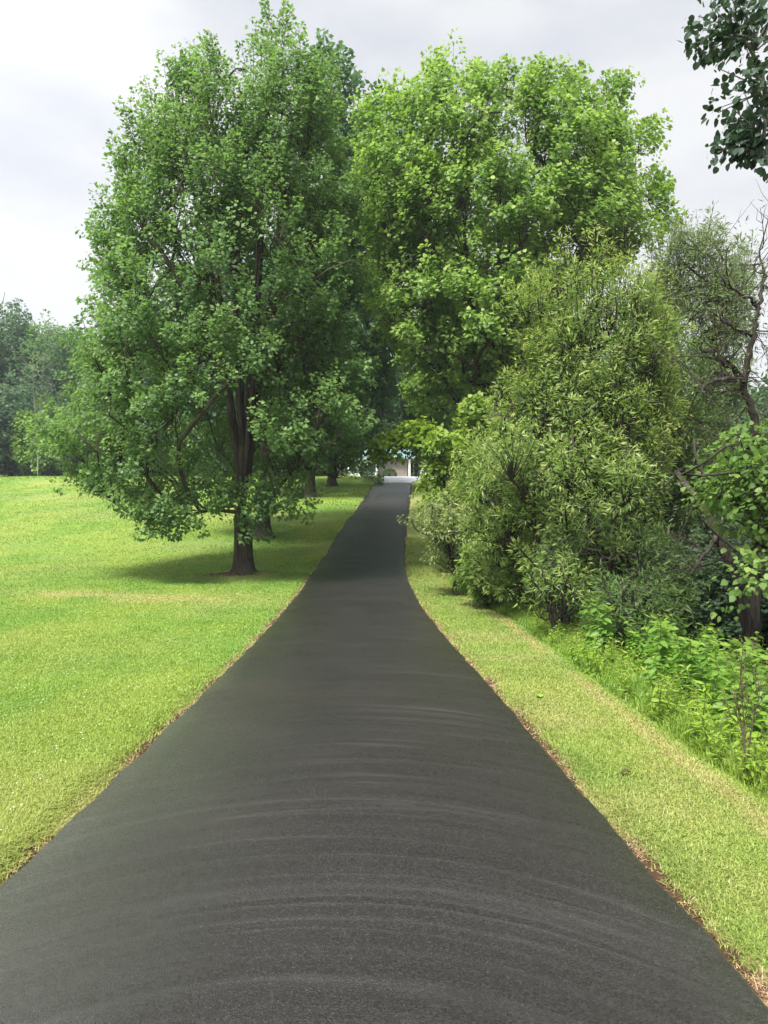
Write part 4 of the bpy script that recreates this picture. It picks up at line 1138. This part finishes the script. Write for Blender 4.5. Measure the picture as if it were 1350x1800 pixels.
# ------------------------------------------------------------------ grass
def blades(name, pts, h, w, rg, mat, label, lean=0.5, seg=2, dry=None, var=None):
    n = len(pts)
    a = rg.random(n) * 2 * np.pi
    dirv = np.stack([np.cos(a), np.sin(a), np.zeros(n)], 1); side = np.stack([-np.sin(a), np.cos(a), np.zeros(n)], 1)
    l = lean * rg.random(n) ** 0.7
    up = np.array([0, 0, 1.0])
    mid = pts + up * (h * 0.55)[:, None] + dirv * (h * l * 0.3)[:, None]
    tip = pts + up * (h * (1 - 0.35 * l))[:, None] + dirv * (h * l)[:, None]
    v = np.stack([pts - side * (w / 2)[:, None], pts + side * (w / 2)[:, None], mid + side * (w * 0.42)[:, None], mid - side * (w * 0.42)[:, None], tip], 1)
    base = (np.arange(n) * 5)[:, None]
    f = np.concatenate([np.stack([base[:, 0], base[:, 0] + 1, base[:, 0] + 2], 1), np.stack([base[:, 0], base[:, 0] + 2, base[:, 0] + 3], 1), np.stack([base[:, 0] + 3, base[:, 0] + 2, base[:, 0] + 4], 1)])
    lv = np.stack([rg.random(n) if var is None else var, dry if dry is not None else np.zeros(n), np.zeros(n)], 1)
    o = mesh_obj(name, v.reshape(-1, 3), f, mat, attrs={'lv': np.repeat(lv, 5, 0)})
    return tag(o, label, 'grass', kind='stuff')

def scatter_y(rg, n, y0, y1, pw):
    u = rg.random(n); e = 1 - pw
    return (y0 ** e + u * (y1 ** e - y0 ** e)) ** (1 / e)
rgg = np.random.default_rng(123)
# left lawn: sample in (image-like) depth with falling density
n = 700000
y = scatter_y(rgg, n, 2.6, 78, 1.35)
wmax = np.minimum(0.62 * y + 1.6 + xl(y), 62)       # to just beyond the frame edge
x = xl(y) - 0.03 - rgg.random(n) * np.maximum(wmax, 0.2)
keep = (rgg.random(n) > 0.97 * soil_at(x, y)) & (rgg.random(n) < np.clip(wmax / (0.60 * y), 0.05, 1.0))
x, y = x[keep], y[keep]
hh = (0.022 + 0.0008 * y) * rgg.uniform(0.6, 1.4, len(x)) * (0.55 + 0.9 * fnoise(x * 1.1, y * 1.1))
near_edge = np.exp(-(((xl(y) - x) - 0.22) / 0.16) ** 2) * (y < 25)
hh *= 1 + 1.1 * near_edge * fnoise(x * 2.5, y * 2.5)
ww = (0.0022 + 0.0008 * y) * rgg.uniform(0.7, 1.3, len(x))
dry = np.clip(dry_at(x, y) * rgg.uniform(0.2, 1.25, len(x)), 0, 1)
blades('lawn_grass', np.stack([x, y, ground(x, y) - 0.004], 1), hh, ww, rgg, M_GRASS, 'short mown grass covering the left lawn', lean=1.5, dry=dry)
# right strip
n = 260000
y = scatter_y(rgg, n, 2.2, 34, 1.2)
x = xr(y) + 0.03 + rgg.random(n) * (strip(y) + 0.35)
keep = (rgg.random(n) > 0.97 * soil_at(x, y))
x, y = x[keep], y[keep]
hh = (0.022 + 0.0008 * y) * rgg.uniform(0.6, 1.4, len(x)) * (0.55 + 0.9 * fnoise(x * 2, y * 2))
ne = np.exp(-(((x - xr(y))) - 0.22) ** 2 / 0.02); hh *= 1 + 0.8 * ne * fnoise(x * 2.5, y * 2.5)
ww = (0.0022 + 0.0008 * y) * rgg.uniform(0.7, 1.3, len(x))
dry = np.clip(dry_at(x, y) * rgg.uniform(0.2, 1.25, len(x)), 0, 1)
blades('verge_grass', np.stack([x, y, ground(x, y) - 0.004], 1), hh, ww, rgg, M_GRASS, 'sunlit mown grass strip along the right of the drive', lean=1.5, dry=dry)
# long bright grass on the bank
n = 75000
y = 2.6 + 26 * rgg.random(n) ** 1.2
t = 0.05 + np.abs(rgg.normal(0, 0.75, n)) + 0.1 * rgg.random(n)
x = xr(y) + strip(y) + t
hh = np.minimum(0.10 + 0.20 * sstep(0, 0.7, t), 0.4) * (1 + 0.35 * sstep(10, 18, y)) * rgg.uniform(0.5, 1.4, n); ww = (0.005 + 0.0006 * y) * rgg.uniform(0.7, 1.3, n)
blades('tall_grass', np.stack([x, y, ground(x, y) - 0.01], 1), hh, ww, rgg, grass_mat('bank_blade', 0.4, 1.0), 'long fresh unmown grass on the ditch bank', lean=1.0, dry=np.zeros(n))
# straw and clippings lying at the edges of the drive
n = 15000
y = 2.3 + 22 * rgg.random(n) ** 1.6
y = y[rgg.random(n) < 0.10 + 0.9 * sstep(0.45, 0.68, fnoise(y * 2.0, y * 0 + 7.7))]; n = len(y)
sd = rgg.random(n) < 0.4
off = np.abs(rgg.normal(0.05, 0.06, n)) + 0.015
x = np.where(sd, xl(y) - off, xr(y) + off)
pts = np.stack([x, y, ground(x, y) + 0.004], 1)
a = rgg.random(n) * 6.28; L = rgg.uniform(0.02, 0.07, n); el = rgg.uniform(-0.1, 0.35, n)
dv = np.stack([np.cos(a), np.sin(a), el], 1); sv = np.stack([-np.sin(a), np.cos(a), np.zeros(n)], 1)
wv = (0.0016 + 0.0004 * y)[:, None]
v = np.stack([pts - sv * wv, pts + sv * wv, pts + dv * L[:, None] + sv * wv * 0.5, pts + dv * L[:, None] - sv * wv * 0.5], 1)
M_STRAW, nt, out = new_mat('straw')
at = N(nt, 'ShaderNodeAttribute', attribute_name='lv'); sep = N(nt, 'ShaderNodeSeparateColor', ins={0: at.outputs['Color']})
pr = N(nt, 'ShaderNodeBsdfPrincipled', ins={'Base Color': ramp(nt, sep.outputs[0], [(0, (0.07, 0.035, 0.02)), (0.55, (0.23, 0.13, 0.07)), (1, (0.42, 0.31, 0.17))]), 'Roughness': 0.8})
nt.links.new(pr.outputs[0], out.inputs[0])
o = mesh_obj('straw_litter', v.reshape(-1, 3), np.arange(n * 4).reshape(n, 4), M_STRAW, attrs={'lv': np.repeat(np.stack([rgg.random(n)] * 3, 1), 4, 0)})
tag(o, 'dry straw and clippings along both edges of the drive', 'straw litter', kind='stuff')
# white clover heads in the near lawn
n = 150
y = scatter_y(rgg, n, 3.0, 14, 1.2); x = xl(y) - 0.25 - rgg.random(n) * np.maximum(0.53 * y + xl(y), 0.1)
V = []; Fc = []
for i in range(n):
    c = np.array([x[i], y[i], float(ground(x[i], y[i])) + rgg.uniform(0.035, 0.06)]); r_ = rgg.uniform(0.0035, 0.006) * (1 + 0.03 * y[i]); k = len(V)
    for (dx, dy, dz) in ((1, 0, 0), (0, 1, 0), (-1, 0, 0), (0, -1, 0), (0, 0, .9), (0, 0, -.9)): V.append(c + np.array((dx, dy, dz)) * r_)
    Fc += [(k, k + 1, k + 4), (k + 1, k + 2, k + 4), (k + 2, k + 3, k + 4), (k + 3, k, k + 4), (k + 1, k, k + 5), (k + 2, k + 1, k + 5), (k + 3, k + 2, k + 5), (k, k + 3, k + 5)]
o = mesh_obj('clover_flowers', np.array(V), Fc, plain_mat('clover_white', (0.62, 0.64, 0.55), 0.8, 0.1, 30))
tag(o, 'tiny white clover heads scattered in the near left lawn', 'clover flowers', kind='stuff')

# fallen leaves
def fallen(px, py, d, size, mat, lab, curl, seed):
    rg = np.random.default_rng(seed)
    q = P(px, py, d); b = gb(q[0], d)
    tv = []; n = 7
    for i in range(n):
        t = i / (n - 1); wdt = 0.42 * math.sin(math.pi * min(1, t * 0.92 + 0.06)) ** 0.8
        for s in (-1, -0.5, 0, 0.5, 1):
            tv.append((t - 0.5, s * wdt, curl * abs(s) ** 1.5 * wdt + 0.12 * math.sin(t * 3)))
    f = [(i * 5 + j, i * 5 + j + 1, i * 5 + j + 6, i * 5 + j + 5) for i in range(n - 1) for j in range(4)]
    o = mesh_obj('fallen_leaf', np.array(tv) * size, f, mat, loc=[b[0], b[1], b[2] + 0.03], smooth=True)
    o.rotation_euler = (0.15, 0.1, rg.random() * 6)
    sm = o.modifiers.new('thick', 'SOLIDIFY'); sm.thickness = 0.002
    tag(o, lab, 'leaf')
fallen(1100, 1354, 5.05, 0.075, plain_mat('brown_leaf', (0.085, 0.055, 0.035), 0.7, 0.2, 30), 'curled brown dead leaf lying on the mown right strip', 0.35, 1)
fallen(948, 1222, 7.6, 0.10, plain_mat('green_fallen_leaf', (0.22, 0.34, 0.05), 0.6, 0.15, 30), 'fresh green fallen leaf lying on the mown right strip', 0.3, 2)

# ------------------------------------------------------------------ light
SUN_EL, SUN_AZ = R(58), R(209)        # azimuth clockwise from +Y: behind the camera and a little to the left
sun_dir = np.array([math.sin(SUN_AZ) * math.cos(SUN_EL), math.cos(SUN_AZ) * math.cos(SUN_EL), math.sin(SUN_EL)])
sl = bpy.data.lights.new('sun', 'SUN'); sl.energy = 4.8; sl.angle = R(16); sl.color = (1.0, 0.965, 0.90)
so = bpy.data.objects.new('sun', sl); C.objects.link(so)
so.rotation_euler = Vector((-sun_dir).tolist()).to_track_quat('-Z', 'Y').to_euler()

w = bpy.data.worlds.new('World'); SC.world = w; w.use_nodes = True
nt = w.node_tree
for n_ in list(nt.nodes): nt.nodes.remove(n_)
out = nt.nodes.new('ShaderNodeOutputWorld')
sky = nt.nodes.new('ShaderNodeTexSky'); sky.sky_type = 'NISHITA'; sky.sun_disc = False
sky.sun_elevation = SUN_EL; sky.sun_rotation = SUN_AZ
bg1 = N(nt, 'ShaderNodeBackground', ins={'Color': sky.outputs[0], 'Strength': 0.05})
tc = N(nt, 'ShaderNodeTexCoord')
mp = mapping(nt, tc.outputs['Generated'], (1.0, 1.0, 2.2))
n1 = noise(nt, mp, 1.7, 5, 0.5)
n2 = noise(nt, mp, 4.5, 4, 0.5)
nn = math_n(nt, 'MULTIPLY_ADD', n2, 0.3, math_n(nt, 'MULTIPLY', n1, 0.8))
cl = ramp(nt, nn, [(0.38, (0.56, 0.60, 0.70)), (0.52, (0.755, 0.78, 0.85)), (0.64, (0.98, 0.99, 1.0))])
sx = N(nt, 'ShaderNodeSeparateXYZ', ins={0: tc.outputs['Generated']})
lowf = ramp(nt, sx.outputs[2], [(0.0, (1, 1, 1)), (0.20, (0.75, 0.75, 0.75)), (0.50, (0, 0, 0))])
cl = mixc(nt, math_n(nt, 'MULTIPLY', lowf, 0.75), cl, (0.97, 0.98, 1.0))
# the veiled sun lights the cloud round it
dt = N(nt, 'ShaderNodeVectorMath', operation='DOT_PRODUCT', ins={0: tc.outputs['Generated'], 1: tuple(sun_dir.tolist())})
au = math_n(nt, 'POWER', math_n(nt, 'MAXIMUM', dt.outputs['Value'], 0.0), 7.0)
# a bright thin place in the cloud cover, ahead to the left
bd = Vector((math.sin(R(-50)) * math.cos(R(30)), math.cos(R(-50)) * math.cos(R(30)), math.sin(R(30))))
d2 = N(nt, 'ShaderNodeVectorMath', operation='DOT_PRODUCT', ins={0: tc.outputs['Generated'], 1: tuple(bd)})
a2 = math_n(nt, 'POWER', math_n(nt, 'MAXIMUM', d2.outputs['Value'], 0.0), 14.0)
st = math_n(nt, 'MULTIPLY_ADD', a2, 0.30, math_n(nt, 'MULTIPLY_ADD', au, 2.7, 0.56))
bg2 = N(nt, 'ShaderNodeBackground', ins={'Color': cl, 'Strength': st})
ad = nt.nodes.new('ShaderNodeMixShader'); ad.inputs[0].default_value = 0.93
nt.links.new(bg1.outputs[0], ad.inputs[1]); nt.links.new(bg2.outputs[0], ad.inputs[2])
nt.links.new(ad.outputs[0], out.inputs[0])

# ------------------------------------------------------------------ air
HAZE = 0.00045
if HAZE > 0:
    hv = MB().box(-260, 260, -45, 420, -9, 60)
    m, nt, out = new_mat('air')
    pv = N(nt, 'ShaderNodeVolumePrincipled', ins={'Color': (0.82, 0.90, 1.0, 1), 'Density': HAZE, 'Anisotropy': 0.0})
    nt.links.new(pv.outputs[0], out.inputs['Volume'])
    o = hv.build('haze', m); tag(o, 'pale damp air over the whole lawn and woods', 'haze', kind='stuff')

# ------------------------------------------------------------------ render settings
SC.view_settings.view_transform = 'Standard'
SC.view_settings.look = 'None'
SC.view_settings.exposure = 0.82
SC.view_settings.gamma = 1.0
cy = SC.cycles
cy.max_bounces = 6; cy.diffuse_bounces = 3; cy.glossy_bounces = 2; cy.transmission_bounces = 3; cy.volume_bounces = 0; cy.transparent_max_bounces = 4
cy.use_denoising = True
cy.caustics_reflective = False; cy.caustics_refractive = False
print('script', round(time.time() - T0, 1))
